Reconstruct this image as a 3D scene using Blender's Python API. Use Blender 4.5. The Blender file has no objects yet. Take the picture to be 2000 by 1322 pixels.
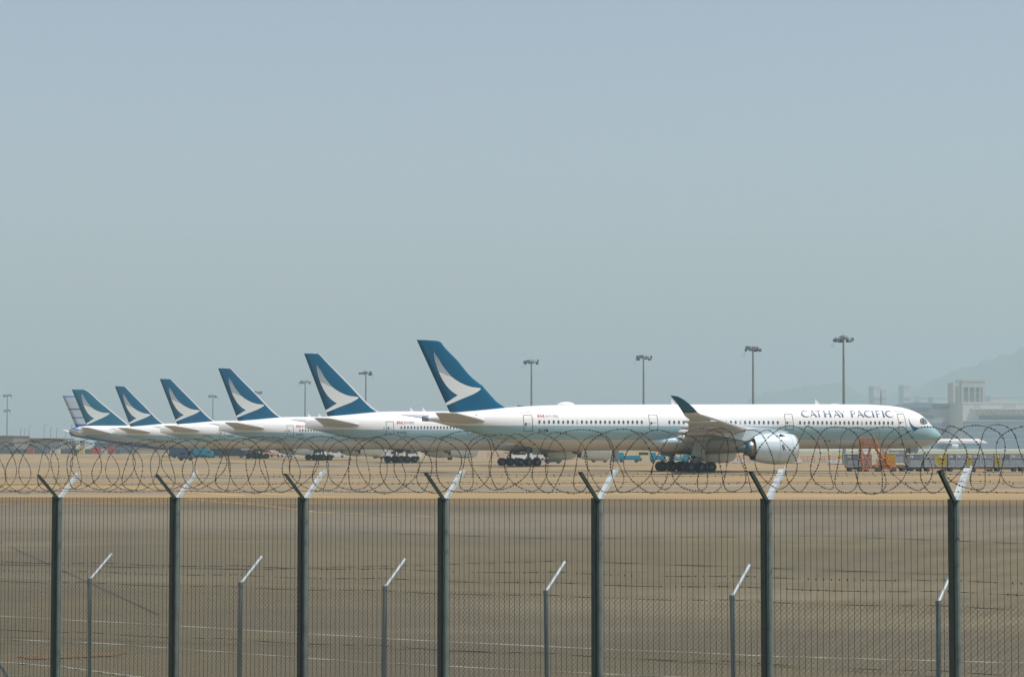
import bpy, bmesh, math, random
from mathutils import Vector, Matrix
R = math.radians
random.seed(7)
sc = bpy.context.scene
COL = sc.collection

# ------------------------------------------------------------ camera
F = 4300.0            # focal length in photograph pixels (2000 px wide)
CX, CY, HOR = 1000.0, 661.0, 869.0
EYE = 3.5
PITCH = math.atan((HOR - CY) / F)
cam_d = bpy.data.cameras.new('camera'); cam = bpy.data.objects.new('camera', cam_d); COL.objects.link(cam)
cam_d.sensor_width = 36; cam_d.lens = 36 * F / 2000; cam_d.clip_end = 20000; cam_d.clip_start = 0.5
cam.location = (0, 0, EYE); cam.rotation_euler = (math.pi / 2 + PITCH, 0, 0)
sc.camera = cam
# ------------------------------------------------------------ world, sun, exposure
SUN_EL, SUN_AZ = 69.0, 117.0     # azimuth clockwise from +Y (camera looks to +Y)
w = bpy.data.worlds.new('World'); sc.world = w; w.use_nodes = True
nt = w.node_tree; bg = nt.nodes['Background']
sky = nt.nodes.new('ShaderNodeTexSky'); sky.sky_type = 'NISHITA'; sky.sun_disc = False
sky.sun_elevation = R(SUN_EL); sky.sun_rotation = R(SUN_AZ)
sky.air_density = 1.0; sky.dust_density = 2.2; sky.ozone_density = 0.5
hs = nt.nodes.new('ShaderNodeHueSaturation'); hs.inputs['Saturation'].default_value = .72
nt.links.new(sky.outputs[0], hs.inputs['Color']); nt.links.new(hs.outputs[0], bg.inputs[0]); bg.inputs[1].default_value = 0.115
sd = bpy.data.lights.new('sun', 'SUN'); sd.energy = 3.6; sd.angle = R(0.6); sd.color = (1, .955, .89)
sun = bpy.data.objects.new('sun', sd); COL.objects.link(sun)
el, az = R(SUN_EL), R(SUN_AZ)
tosun = Vector((math.sin(az) * math.cos(el), math.cos(az) * math.cos(el), math.sin(el)))
sun.rotation_euler = tosun.to_track_quat('Z', 'Y').to_euler()
sc.view_settings.view_transform = 'Standard'; sc.view_settings.look = 'None'
sc.view_settings.exposure = 0.22; sc.view_settings.gamma = 1
sc.cycles.max_bounces = 6; sc.cycles.volume_bounces = 1; sc.cycles.use_denoising = True
HAZE_DENSITY = 0.00025
HAZE_COLOR = (.515, .675, .745)

# ------------------------------------------------------------ helpers
def hexc(r, g, b): return (r, g, b, 1)
def srgb(r, g, b):
    f = lambda c: (c / 255 / 12.92) if c / 255 <= .04045 else ((c / 255 + .055) / 1.055) ** 2.4
    return (f(r), f(g), f(b), 1)
def N(t, kind, x=0, y=0): return t.nodes.new(kind)
MATS = {}
def mat(name, col, rough=.5, metal=0, var=.08, scale=3.0, spec=.5, bump=0, stretch=(1, 1, 1)):
    """painted / metal surface with a slight procedural unevenness"""
    if name in MATS: return MATS[name]
    m = bpy.data.materials.new(name); m.use_nodes = True; t = m.node_tree; b = t.nodes['Principled BSDF']
    tc = N(t, 'ShaderNodeTexCoord'); mp = N(t, 'ShaderNodeMapping'); mp.inputs['Scale'].default_value = stretch
    no = N(t, 'ShaderNodeTexNoise'); no.inputs['Scale'].default_value = scale; no.inputs['Detail'].default_value = 5
    t.links.new(tc.outputs['Object'], mp.inputs[0]); t.links.new(mp.outputs[0], no.inputs[0])
    mx = N(t, 'ShaderNodeMix'); mx.data_type = 'RGBA'
    c = Vector(col[:3])
    mx.inputs[6].default_value = (*(c * (1 - var)), 1); mx.inputs[7].default_value = (*(Vector([min(1, q) for q in c * (1 + var)])), 1)
    t.links.new(no.outputs[0], mx.inputs[0]); t.links.new(mx.outputs[2], b.inputs['Base Color'])
    b.inputs['Roughness'].default_value = rough; b.inputs['Metallic'].default_value = metal
    b.inputs['Specular IOR Level'].default_value = spec
    if bump:
        bp = N(t, 'ShaderNodeBump'); bp.inputs['Strength'].default_value = bump
        t.links.new(no.outputs[0], bp.inputs['Height']); t.links.new(bp.outputs[0], b.inputs['Normal'])
    MATS[name] = m; return m

def band_mat(name, bands, rough=.35, var=.04, grime=True):
    """paint whose colour changes at given heights: [(z_from, colour), ...] low to high"""
    m = bpy.data.materials.new(name); m.use_nodes = True; t = m.node_tree; b = t.nodes['Principled BSDF']
    tc = N(t, 'ShaderNodeTexCoord'); sx = N(t, 'ShaderNodeSeparateXYZ'); t.links.new(tc.outputs['Object'], sx.inputs[0])
    prev = None
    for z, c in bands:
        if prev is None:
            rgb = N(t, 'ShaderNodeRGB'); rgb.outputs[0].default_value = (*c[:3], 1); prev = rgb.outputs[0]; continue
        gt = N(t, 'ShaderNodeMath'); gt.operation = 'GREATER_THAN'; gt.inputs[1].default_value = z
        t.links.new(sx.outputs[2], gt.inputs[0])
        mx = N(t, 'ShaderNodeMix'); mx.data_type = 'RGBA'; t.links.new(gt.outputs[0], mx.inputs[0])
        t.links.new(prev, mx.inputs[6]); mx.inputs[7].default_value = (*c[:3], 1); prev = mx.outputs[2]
    no = N(t, 'ShaderNodeTexNoise'); no.inputs['Scale'].default_value = .7; no.inputs['Detail'].default_value = 6
    mp = N(t, 'ShaderNodeMapping'); mp.inputs['Scale'].default_value = (.35, 1, 1.6)
    t.links.new(tc.outputs['Object'], mp.inputs[0]); t.links.new(mp.outputs[0], no.inputs[0])
    mr = N(t, 'ShaderNodeMapRange'); mr.inputs[3].default_value = 1 - 2 * var; mr.inputs[4].default_value = 1 + var
    t.links.new(no.outputs[0], mr.inputs[0])
    ml = N(t, 'ShaderNodeVectorMath'); ml.operation = 'SCALE'; t.links.new(prev, ml.inputs[0]); t.links.new(mr.outputs[0], ml.inputs[3])
    t.links.new(ml.outputs[0], b.inputs['Base Color']); b.inputs['Roughness'].default_value = rough
    b.inputs['Specular IOR Level'].default_value = .4
    return m

class MB:
    """collects shapes, each face with a material slot, and links them as one mesh object"""
    def __init__(s): s.v = []; s.f = []; s.m = []; s.mats = []; s.sm = []
    def slot(s, m):
        if m not in s.mats: s.mats.append(m)
        return s.mats.index(m)
    def add(s, vs, fs, m, smooth=False):
        o = len(s.v); s.v += [tuple(v) for v in vs]; k = s.slot(m)
        for f in fs: s.f.append([i + o for i in f]); s.m.append(k); s.sm.append(smooth)
    def box(s, c, d, m, rz=0, M=None):
        vs = []
        for dx in (-.5, .5):
            for dy in (-.5, .5):
                for dz in (-.5, .5):
                    p = Vector((dx * d[0], dy * d[1], dz * d[2]))
                    if rz: p = Matrix.Rotation(rz, 3, 'Z') @ p
                    if M is not None: p = M @ p
                    vs.append(p + Vector(c))
        s.add(vs, [(0, 1, 3, 2), (4, 6, 7, 5), (0, 4, 5, 1), (2, 3, 7, 6), (0, 2, 6, 4), (1, 5, 7, 3)], m)
    def bbox(s, x0, x1, y0, y1, z0, z1, m): s.box(((x0 + x1) / 2, (y0 + y1) / 2, (z0 + z1) / 2), (x1 - x0, y1 - y0, z1 - z0), m)
    def tube(s, a, b, r0, m, r1=None, n=8, caps=True, smooth=True):
        a = Vector(a); b = Vector(b); r1 = r0 if r1 is None else r1
        d = (b - a).normalized(); u = d.orthogonal().normalized(); v = d.cross(u)
        vs = []
        for p, r in ((a, r0), (b, r1)):
            for i in range(n):
                q = 2 * math.pi * (i + .5) / n; vs.append(p + (u * math.cos(q) + v * math.sin(q)) * r)
        s.add(vs, [(i, (i + 1) % n, n + (i + 1) % n, n + i) for i in range(n)], m, smooth)
        if caps: s.add(vs, [tuple(range(n))[::-1], tuple(range(n, 2 * n))], m)
    def path(s, pts, r, m, n=4, closed=False):
        """tube along a polyline with parallel-transported frames"""
        P = [Vector(p) for p in pts]; k = len(P); vs = []; u = None
        for i, p in enumerate(P):
            d = (P[min(i + 1, k - 1)] - P[max(i - 1, 0)]).normalized()
            u = d.orthogonal().normalized() if u is None else (u - d * u.dot(d)).normalized()
            v = d.cross(u)
            for j in range(n):
                q = 2 * math.pi * j / n; vs.append(p + (u * math.cos(q) + v * math.sin(q)) * r)
        s.add(vs, [(i * n + j, i * n + (j + 1) % n, (i + 1) * n + (j + 1) % n, (i + 1) * n + j) for i in range(k - 1) for j in range(n)], m, True)
    def lathe(s, prof, m, n=24, c=(0, 0, 0), axis='X', smooth=True):
        """prof: [(pos along axis, radius)]"""
        vs = []; k = len(prof)
        for p, r in prof:
            for i in range(n):
                q = 2 * math.pi * i / n; a, b = r * math.cos(q), r * math.sin(q)
                if axis == 'X': vs.append((c[0] + p, c[1] + a, c[2] + b))
                elif axis == 'Y': vs.append((c[0] + a, c[1] + p, c[2] + b))
                else: vs.append((c[0] + a, c[1] + b, c[2] + p))
        s.add(vs, [(i * n + j, i * n + (j + 1) % n, (i + 1) * n + (j + 1) % n, (i + 1) * n + j) for i in range(k - 1) for j in range(n)], m, smooth)
    def rings(s, R_, m, smooth=True, caps=True, matf=None):
        n = len(R_[0]); o = len(s.v); s.v += [tuple(p) for r in R_ for p in r]; k = s.slot(m)
        for i in range(len(R_) - 1):
            for j in range(n):
                s.f.append([o + i * n + j, o + i * n + (j + 1) % n, o + (i + 1) * n + (j + 1) % n, o + (i + 1) * n + j])
                s.m.append(k if matf is None else s.slot(matf(i, j))); s.sm.append(smooth)
        if caps:
            for base in (0, (len(R_) - 1) * n):
                s.f.append([o + base + j for j in range(n)]); s.m.append(k); s.sm.append(False)
    def prism(s, poly, y0, y1, m):
        """polygon in x,z extruded along y"""
        n = len(poly); vs = [(x, y0, z) for x, z in poly] + [(x, y1, z) for x, z in poly]
        s.add(vs, [tuple(range(n)), tuple(range(n, 2 * n))[::-1]] + [(i, n + i, n + (i + 1) % n, (i + 1) % n) for i in range(n)], m)
    def mesh(s, name):
        me = bpy.data.meshes.new(name); me.from_pydata(s.v, [], s.f)
        for m in s.mats: me.materials.append(m)
        for p, k, q in zip(me.polygons, s.m, s.sm): p.material_index = k; p.use_smooth = q
        me.update()
        bm = bmesh.new(); bm.from_mesh(me); bmesh.ops.recalc_face_normals(bm, faces=bm.faces); bm.to_mesh(me); bm.free()
        return me
    def build(s, name, parent=None, loc=(0, 0, 0), rz=0):
        o = bpy.data.objects.new(name, s.mesh(name)); COL.objects.link(o)
        o.location = loc; o.rotation_euler = (0, 0, rz)
        if parent: o.parent = parent
        return o
def tag(o, label=None, cat=None, group=None, kind=None):
    if label: o['label'] = label
    if cat: o['category'] = cat
    if group: o['group'] = group
    if kind: o['kind'] = kind
    return o
def thing(name, label, cat, loc=(0, 0, 0), rz=0, group=None):
    o = bpy.data.objects.new(name, None); COL.objects.link(o); o.empty_display_size = .1
    o.location = loc; o.rotation_euler = (0, 0, rz); return tag(o, label, cat, group)
def link_copy(o, parent):
    c = o.copy(); COL.objects.link(c); c.parent = parent; return c
def copy_tree(root, loc, rz=None, label=None, skip=()):
    r = root.copy(); COL.objects.link(r); r.location = loc
    if rz is not None: r.rotation_euler = (0, 0, rz)
    if label: r['label'] = label
    for ch in list(root.children):
        if any(ch.name.startswith(k) for k in skip): continue
        c = link_copy(ch, r)
        for g in list(ch.children): link_copy(g, c)
    return r

def ray(px, py):
    a, b = (px - CX) / F, (CY - py) / F
    return Vector((a, math.cos(PITCH) - b * math.sin(PITCH), math.sin(PITCH) + b * math.cos(PITCH)))
def at_y(px, py, Y):
    """world point at distance Y ahead that is seen at a photograph pixel"""
    d = ray(px, py); return Vector((0, 0, EYE)) + d * (Y / d.y)
def gz(Y):     # ground height: the apron is level, the strip along the fence falls away gently
    if Y > 78: return 0.0
    if Y > 30: return -1.0 * (78 - Y) / 48
    return -1.0
def on_ground(px, py):
    d = ray(px, py); Y = 60
    for _ in range(30): Y = (gz(Y) - EYE) / d.z * d.y
    return Vector((d.x / d.y * Y, Y, gz(Y)))

# ------------------------------------------------------------ materials
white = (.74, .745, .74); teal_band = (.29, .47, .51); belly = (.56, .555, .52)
M_white = mat('white_paint', white, .35, var=.02)
M_blue = mat('tail_teal_paint', (.0, .10, .20), .4, var=.06, scale=.6, spec=.15)
M_blue747 = mat('tail_faded_teal_paint', (.0, .12, .20), .4, var=.06, scale=.6, spec=.15)
M_mark = mat('emblem_pale_grey', (.70, .73, .70), .45, var=.03)
M_title = mat('title_blue', (.0, .065, .16), .4)
M_dark = mat('registration_black', (.02, .025, .03), .5)
M_red = mat('flag_red', (.62, .06, .07), .5)
M_gl = mat('window_glass', (.055, .085, .12), .15, var=.2)
M_gl2 = mat('window_shade', (.42, .44, .45), .4, var=.1)
M_winggrey = mat('wing_underside_grey', (.49, .51, .51), .45, var=.06, scale=.5)
M_le = mat('leading_edge_metal', (.62, .62, .60), .35, metal=.3, var=.04)
M_line = mat('panel_gap', (.10, .12, .14), .6)
M_tyre = mat('tyre_rubber', (.012, .022, .032), .8, var=.2)
M_hub = mat('wheel_hub', (.10, .13, .15), .5, metal=.3)
M_strut = mat('gear_steel', (.13, .16, .18), .45, metal=.4)
M_gdoor = mat('gear_door_grey', (.38, .43, .43), .5)
M_nac = mat('nacelle_paint', (.56, .66, .70), .28, var=.03, scale=.7)
M_lip = mat('inlet_lip_metal', (.62, .58, .55), .3, metal=.6)
M_noz = mat('exhaust_titanium', (.09, .16, .19), .35, metal=.7)
M_nozb = mat('exhaust_bronze', (.32, .26, .22), .4, metal=.6)
M_fan = mat('fan_dark', (.02, .025, .03), .6)
M_steel = mat('mast_steel', (.22, .25, .26), .5, metal=.3)
M_flood = mat('floodlight_housing', (.03, .06, .09), .6)
M_galv = mat('galvanised_steel', (.56, .61, .61), .5, metal=.15, var=.12, scale=14)
M_postg = mat('fence_post_green_grey', (.34, .44, .43), .5, metal=.2, var=.2, scale=9)
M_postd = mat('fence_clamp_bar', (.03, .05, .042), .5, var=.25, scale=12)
M_wire = mat('fence_wire', (.05, .06, .055), .6, metal=.2, var=.2, scale=20)
M_razor = mat('rusty_razor_wire', (.055, .042, .033), .7, var=.5, scale=6)

# ------------------------------------------------------------ ground
def ground_mat():
    m = bpy.data.materials.new('apron_concrete'); m.use_nodes = True; t = m.node_tree; b = t.nodes['Principled BSDF']
    tc = N(t, 'ShaderNodeTexCoord')
    def noise(sx, sy, scale=1, detail=6, rough=.6, off=0):
        mp = N(t, 'ShaderNodeMapping'); mp.inputs['Scale'].default_value = (sx, sy, 1); mp.inputs['Location'].default_value = (off, off * 1.7, 0)
        no = N(t, 'ShaderNodeTexNoise'); no.inputs['Scale'].default_value = scale; no.inputs['Detail'].default_value = detail; no.inputs['Roughness'].default_value = rough
        t.links.new(tc.outputs['Object'], mp.inputs[0]); t.links.new(mp.outputs[0], no.inputs[0]); return no.outputs[0]
    def mix(a, bcol, fac):
        mx = N(t, 'ShaderNodeMix'); mx.data_type = 'RGBA'
        for i, v in ((0, fac), (6, a), (7, bcol)):
            if isinstance(v, tuple): mx.inputs[i].default_value = (*v[:3], 1)
            elif isinstance(v, (int, float)): mx.inputs[i].default_value = v
            else: t.links.new(v, mx.inputs[i])
        return mx.outputs[2]
    def ramp(v, lo, hi):
        mr = N(t, 'ShaderNodeMapRange'); mr.interpolation_type = 'SMOOTHSTEP'; mr.inputs[1].default_value = lo; mr.inputs[2].default_value = hi
        t.links.new(v, mr.inputs[0]); return mr.outputs[0]
    def math_(op, a, c):
        n = N(t, 'ShaderNodeMath'); n.operation = op
        for i, v in ((0, a), (1, c)):
            if isinstance(v, (int, float)): n.inputs[i].default_value = v
            else: t.links.new(v, n.inputs[i])
        return n.outputs[0]
    sx = N(t, 'ShaderNodeSeparateXYZ'); t.links.new(tc.outputs['Object'], sx.inputs[0]); X, Y = sx.outputs[0], sx.outputs[1]
    tan = mix((.25, .175, .082), (.34, .245, .125), noise(.012, .05, 1, 5))
    grey = mix((.165, .14, .10), (.25, .21, .15), noise(.015, .06, 1, 5, off=5))
    # tan concrete in long bands over grey: wobbling edge
    nb = noise(.006, .035, 1, 3, off=9)
    far = mix(grey, tan, ramp(nb, .40, .56))
    edge = math_('ADD', Y, math_('MULTIPLY', noise(.02, .02, 1, 3, off=3), 30))
    edge = math_('SUBTRACT', edge, math_('MULTIPLY', X, -.3))
    # near asphalt
    asp = mix((.14, .122, .078), (.305, .262, .17), noise(.05, .13, 1, 7, .68, off=2))
    pale = mix(asp, (.33, .30, .26), ramp(noise(.03, .12, 1, 4, off=14), .60, .78))
    col = mix(pale, far, ramp(edge, 128, 136))
    # belt of paler grey asphalt just before the concrete
    belt = math_('MULTIPLY', ramp(edge, 95, 110), math_('SUBTRACT', 1.0, ramp(edge, 128, 136)))
    col = mix(col, (.30, .265, .21), math_('MULTIPLY', belt, .6))
    # rubber and oil streaks drawn out along the taxi direction
    st = ramp(noise(.02, 1.1, 1, 7, .7, off=21), .56, .74)
    col = mix(col, (.12, .11, .10), math_('MULTIPLY', st, .6))
    st2 = ramp(noise(.10, .45, 1, 6, .65, off=33), .60, .80)
    col = mix(col, (.10, .09, .08), math_('MULTIPLY', st2, .35))
    # fine grain
    pt = ramp(noise(.09, .055, 1, 4, .5, off=47), .48, .60)
    col = mix(col, (.17, .155, .13), math_('MULTIPLY', pt, .30))
    pt2 = ramp(noise(.035, .09, 1, 5, .6, off=61), .55, .68)
    col = mix(col, (.36, .315, .22), math_('MULTIPLY', pt2, .45))
    st3 = ramp(noise(.012, 3.2, 1, 3, .5, off=71), .60, .70)
    col = mix(col, (.07, .065, .06), math_('MULTIPLY', math_('MULTIPLY', st3, noise(.05, .05, 1, 2, off=77)), .55))
    fine = noise(3, 3, 3, 4)
    mr = N(t, 'ShaderNodeMapRange'); mr.inputs[3].default_value = .82; mr.inputs[4].default_value = 1.16; t.links.new(fine, mr.inputs[0])
    ml = N(t, 'ShaderNodeVectorMath'); ml.operation = 'SCALE'; t.links.new(col, ml.inputs[0]); t.links.new(mr.outputs[0], ml.inputs[3])
    t.links.new(ml.outputs[0], b.inputs['Base Color']); b.inputs['Roughness'].default_value = .95; b.inputs['Specular IOR Level'].default_value = .15
    return m
M_ground = ground_mat()
g = MB()
ys = [-90, 0, 20, 30, 36, 42, 50, 60, 70, 78, 120, 200, 400, 800, 1600, 3200, 6300, 9300]
xs = [-4400, -1200, -400, -100, 0, 100, 400, 1200, 5100]
g.add([(x, y, gz(y)) for y in ys for x in xs],
      [(j * len(xs) + i, j * len(xs) + i + 1, (j + 1) * len(xs) + i + 1, (j + 1) * len(xs) + i) for j in range(len(ys) - 1) for i in range(len(xs) - 1)], M_ground)
tag(g.build('ground'), kind='structure')

def strip_px(name, pts, width, m, lift=.006):
    """painted line on the ground through photograph points"""
    P = [on_ground(*p) for p in pts]; Q = []
    for a, b in zip(P, P[1:]):
        k = max(1, int(abs(b.y - a.y) / 4) + 1); Q += [a.lerp(b, i / k) for i in range(k)]
    Q.append(P[-1]); vs = []
    for i, p in enumerate(Q):
        d = (Q[min(i + 1, len(Q) - 1)] - Q[max(i - 1, 0)]); n = Vector((-d.y, d.x, 0)).normalized() * width / 2
        for q in (p - n, p + n): vs.append((q.x, q.y, gz(q.y) + lift))
    b = MB(); b.add(vs, [(2 * i, 2 * i + 1, 2 * i + 3, 2 * i + 2) for i in range(len(Q) - 1)], m)
    return tag(b.build(name), kind='structure')
M_wl = mat('worn_white_line', (.46, .44, .38), .9, var=.35, scale=1.2)
M_yl = mat('worn_yellow_line', (.60, .38, .07), .9, var=.3, scale=1)
M_dk = mat('dark_sealant', (.12, .105, .085), .9, var=.3, scale=1)
M_dk2 = mat('drain_grating', (.13, .13, .13), .9, var=.3, scale=1)
strip_px('road_edge_line', [(-200, 1192), (350, 1222), (866, 1253), (1500, 1281), (2200, 1300)], .12, M_wl)
strip_px('road_edge_line', [(-200, 1240), (200, 1256), (700, 1292), (1100, 1312), (1500, 1330)], .09, M_wl, .007)
strip_px('road_edge_line', [(-100, 1284), (130, 1303), (330, 1330)], .10, M_wl, .008)
strip_px('pavement_joint', [(-300, 955 + 20), (0, 1060), (150, 1127), (310, 1200)], .07, M_dk, .009)
strip_px('pavement_joint', [(-200, 1238), (866, 1270), (1500, 1300), (2200, 1345)], .05, M_dk, .010)
strip_px('tyre_mark', [(-100, 1100), (500, 1112), (1100, 1095), (1800, 1120), (2200, 1128)], .14, M_dk, .011)
strip_px('tyre_mark', [(700, 1040), (1100, 1052), (1600, 1046), (2100, 1066)], .20, M_dk, .013)
strip_px('taxi_line', [(-100, 986), (40, 984), (210, 981), (300, 978)], .30, M_yl)
strip_px('taxi_line', [(360, 974), (500, 985), (620, 1000), (840, 1008)], .30, M_yl)
strip_px('taxi_line', [(430, 958), (540, 965), (660, 970)], .30, M_yl)
strip_px('taxi_line', [(150, 945), (330, 958), (480, 968)], .30, M_yl)
strip_px('drain_channel', [(800, 918.5), (1300, 919), (2100, 916)], 1.2, M_dk2)
strip_px('drain_channel', [(-100, 906), (500, 912), (1300, 926)], .9, M_dk2, .008)
sp_ = [on_ground(*p) for p in ((30, 1282), (90, 1276), (170, 1273), (250, 1274), (225, 1281), (140, 1285), (60, 1288))]
b_ = MB(); b_.add([(p.x, p.y, gz(p.y) + .014) for p in sp_], [tuple(range(7))], mat('dry_soil', (.25, .17, .095), .95, var=.5, scale=3)); tag(b_.build('soil_patch'), kind='structure')
# grass strip and runway far behind
gr = MB(); M_grass = mat('dry_grass', (.20, .26, .14), .95, var=.2, scale=.01)
gr.add([(150, 1080, .01), (900, 1080, .01), (1400, 1500, .01), (150, 1500, .01)], [(0, 1, 2, 3)], M_grass)
tag(gr.build('grass'), kind='structure')
gr = MB(); gr.add([(150, 1560, .012), (2200, 1560, .012), (2200, 1900, .012), (150, 1900, .012)], [(0, 1, 2, 3)], mat('runway_pale', (.50, .47, .42), .9, scale=.01))
tag(gr.build('taxiway'), kind='structure')

# ------------------------------------------------------------ aircraft
HEAD = R(16.0)
HC, HS = math.cos(HEAD), math.sin(HEAD)
def pchip(xs, ys):
    n = len(xs); h = [xs[i + 1] - xs[i] for i in range(n - 1)]; d = [(ys[i + 1] - ys[i]) / h[i] for i in range(n - 1)]
    m = [d[0]] + [0 if d[i - 1] * d[i] <= 0 else 2 * d[i - 1] * d[i] / (d[i - 1] + d[i]) for i in range(1, n - 1)] + [d[-1]]
    def f(x):
        if x <= xs[0]: return ys[0]
        if x >= xs[-1]: return ys[-1]
        i = 0
        while xs[i + 1] < x: i += 1
        t = (x - xs[i]) / h[i]
        return (ys[i] * (1 + 2 * t) * (1 - t) ** 2 + h[i] * m[i] * t * (1 - t) ** 2 + ys[i + 1] * t * t * (3 - 2 * t) + h[i] * m[i + 1] * t * t * (t - 1))
    return f
class Ref:
    """local frame of one parked aircraft: x forward from the fin's rear tip, y to port, z up from the ground"""
    def __init__(s, px, py, Y0):
        s.Y0 = Y0; s.X0 = ray(px, py).x / ray(px, py).y * Y0
    def loc(s, px, py, w=0.0):
        d = ray(px, py); k = d.x / d.y
        t = (k * (s.Y0 - w * HC) - s.X0 - w * HS) / (HC - k * HS)
        Y = s.Y0 + t * HS - w * HC
        return t, EYE + d.z / d.y * Y
class Body:
    def __init__(s, ref, top, bot, half, tail_pinch=None):
        s.ref = ref
        T = [ref.loc(*p) for p in top]; B = [ref.loc(*p) for p in bot]
        s.top = pchip([a for a, _ in T], [b for _, b in T]); s.bot = pchip([a for a, _ in B], [b for _, b in B])
        s.t0 = max(T[0][0], B[0][0]); s.t1 = min(T[-1][0], B[-1][0]); s.half = half; s.pinch = tail_pinch
        s.H = max(s.top(t) - s.bot(t) for t in (30, 40, 50))
    def hw(s, t):
        h = max(0, s.top(t) - s.bot(t)) / s.H; v = s.half * min(1, h) ** .92
        if s.pinch and t < s.pinch: v *= max(.12, (t - s.t0 + .8) / (s.pinch - s.t0 + .8)) ** .8
        return v
    def w(s, t, z):
        T, B = s.top(t), s.bot(t); zc, hh = (T + B) / 2, max(.01, (T - B) / 2)
        return s.hw(t) * math.sqrt(max(0.0, 1 - min(1, abs(z - zc) / hh) ** 2))
    def side(s, px, py):
        w = s.half
        for _ in range(8): t, z = s.ref.loc(px, py, w); w = s.w(t, z)
        return t, z
    def pt(s, t, z, off=.02):
        w = s.w(t, z); T, B = s.top(t), s.bot(t); zc, hh = (T + B) / 2, max(.01, (T - B) / 2)
        nz = (z - zc) / hh / hh; nw = w / max(.01, s.hw(t)) ** 2; l = math.hypot(nz, nw) or 1
        return Vector((t, -w - off * nw / l, z + off * nz / l))
    def tilt(s, t, z):
        T, B = s.top(t), s.bot(t); zc, hh = (T + B) / 2, (T - B) / 2
        return math.atan2((z - zc) / hh / hh, s.w(t, z) / s.hw(t) ** 2)
    def build(s, m, parent, name='fuselage', n=48):
        k = 90; ts = [s.t0 + (s.t1 - s.t0) * (1 - math.cos(math.pi * i / k)) / 2 for i in range(k + 1)]; rs = []
        for t in ts:
            T, B, hw = s.top(t), s.bot(t), s.hw(t); zc, hh = (T + B) / 2, max(.01, (T - B) / 2)
            rs.append([(t, hw * math.cos(2 * math.pi * j / n), zc + hh * math.sin(2 * math.pi * j / n)) for j in range(n)])
        b = MB(); b.rings(rs, m); return b.build(name, parent)
FR = [0, .012, .05, .13, .28, .45, .65, .83, 1.0]
def naca(x): return 5 * (.2969 * math.sqrt(x) - .126 * x - .3516 * x * x + .2843 * x ** 3 - .1036 * x ** 4)
def section(le, te, thick, up):
    """closed airfoil ring between two points; up = thickness direction"""
    le, te, up = Vector(le), Vector(te), Vector(up).normalized(); r = []
    for f in FR: r.append(le.lerp(te, f) + up * naca(f) * thick)
    for f in FR[-2:0:-1]: r.append(le.lerp(te, f) - up * naca(f) * thick)
    return r
NR = len(FR) * 2 - 2
def le_mat(m, ml, k=2):
    return lambda i, j: ml if (j < k or j >= NR - k) else m
def wing_obj(name, st, side, m, parent, ml=None, k=2):
    """st: (w, tLE, zLE, tTE, zTE, thickness, roll of the thickness direction)"""
    rs = []
    for (w, tl, zl, tt, zt, th, roll) in st:
        rs.append(section((tl, -side * w, zl), (tt, -side * w, zt), th, (0, side * math.sin(roll), math.cos(roll))))
    b = MB(); b.rings(rs, m, matf=le_mat(m, ml, k) if ml else None); return b.build(name, parent)
def lerp_st(st, w):
    for a, b in zip(st, st[1:]):
        if a[0] <= w <= b[0]:
            f = (w - a[0]) / (b[0] - a[0]); return [x + (y - x) * f for x, y in zip(a, b)]
    return st[-1]
class Fin:
    def __init__(s, zs, le, te, T=.55):
        s.zs = zs; s.le = pchip(zs, le); s.te = pchip(zs, te); s.T = T
    def thick(s, z): return min(s.T, .085 * (s.le(z) - s.te(z)))
    def w(s, t, z):
        l, e = s.le(z), s.te(z); f = min(.97, max(.02, (l - t) / (l - e))); return naca(f) * s.thick(z)
    def build(s, name, m, parent, ml=None):
        rs = []; k = 26; z0, z1 = s.zs[0], s.zs[-1]
        for i in range(k + 1):
            z = z0 + (z1 - z0) * (1 - (1 - i / k) ** 1.6); th = s.thick(z)
            rs.append(section((s.le(z), 0, z), (s.te(z), 0, z), th, (0, 1, 0)))
        b = MB(); b.rings(rs, m, matf=le_mat(m, ml, 2) if ml else None); return b.build(name, parent)
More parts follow.
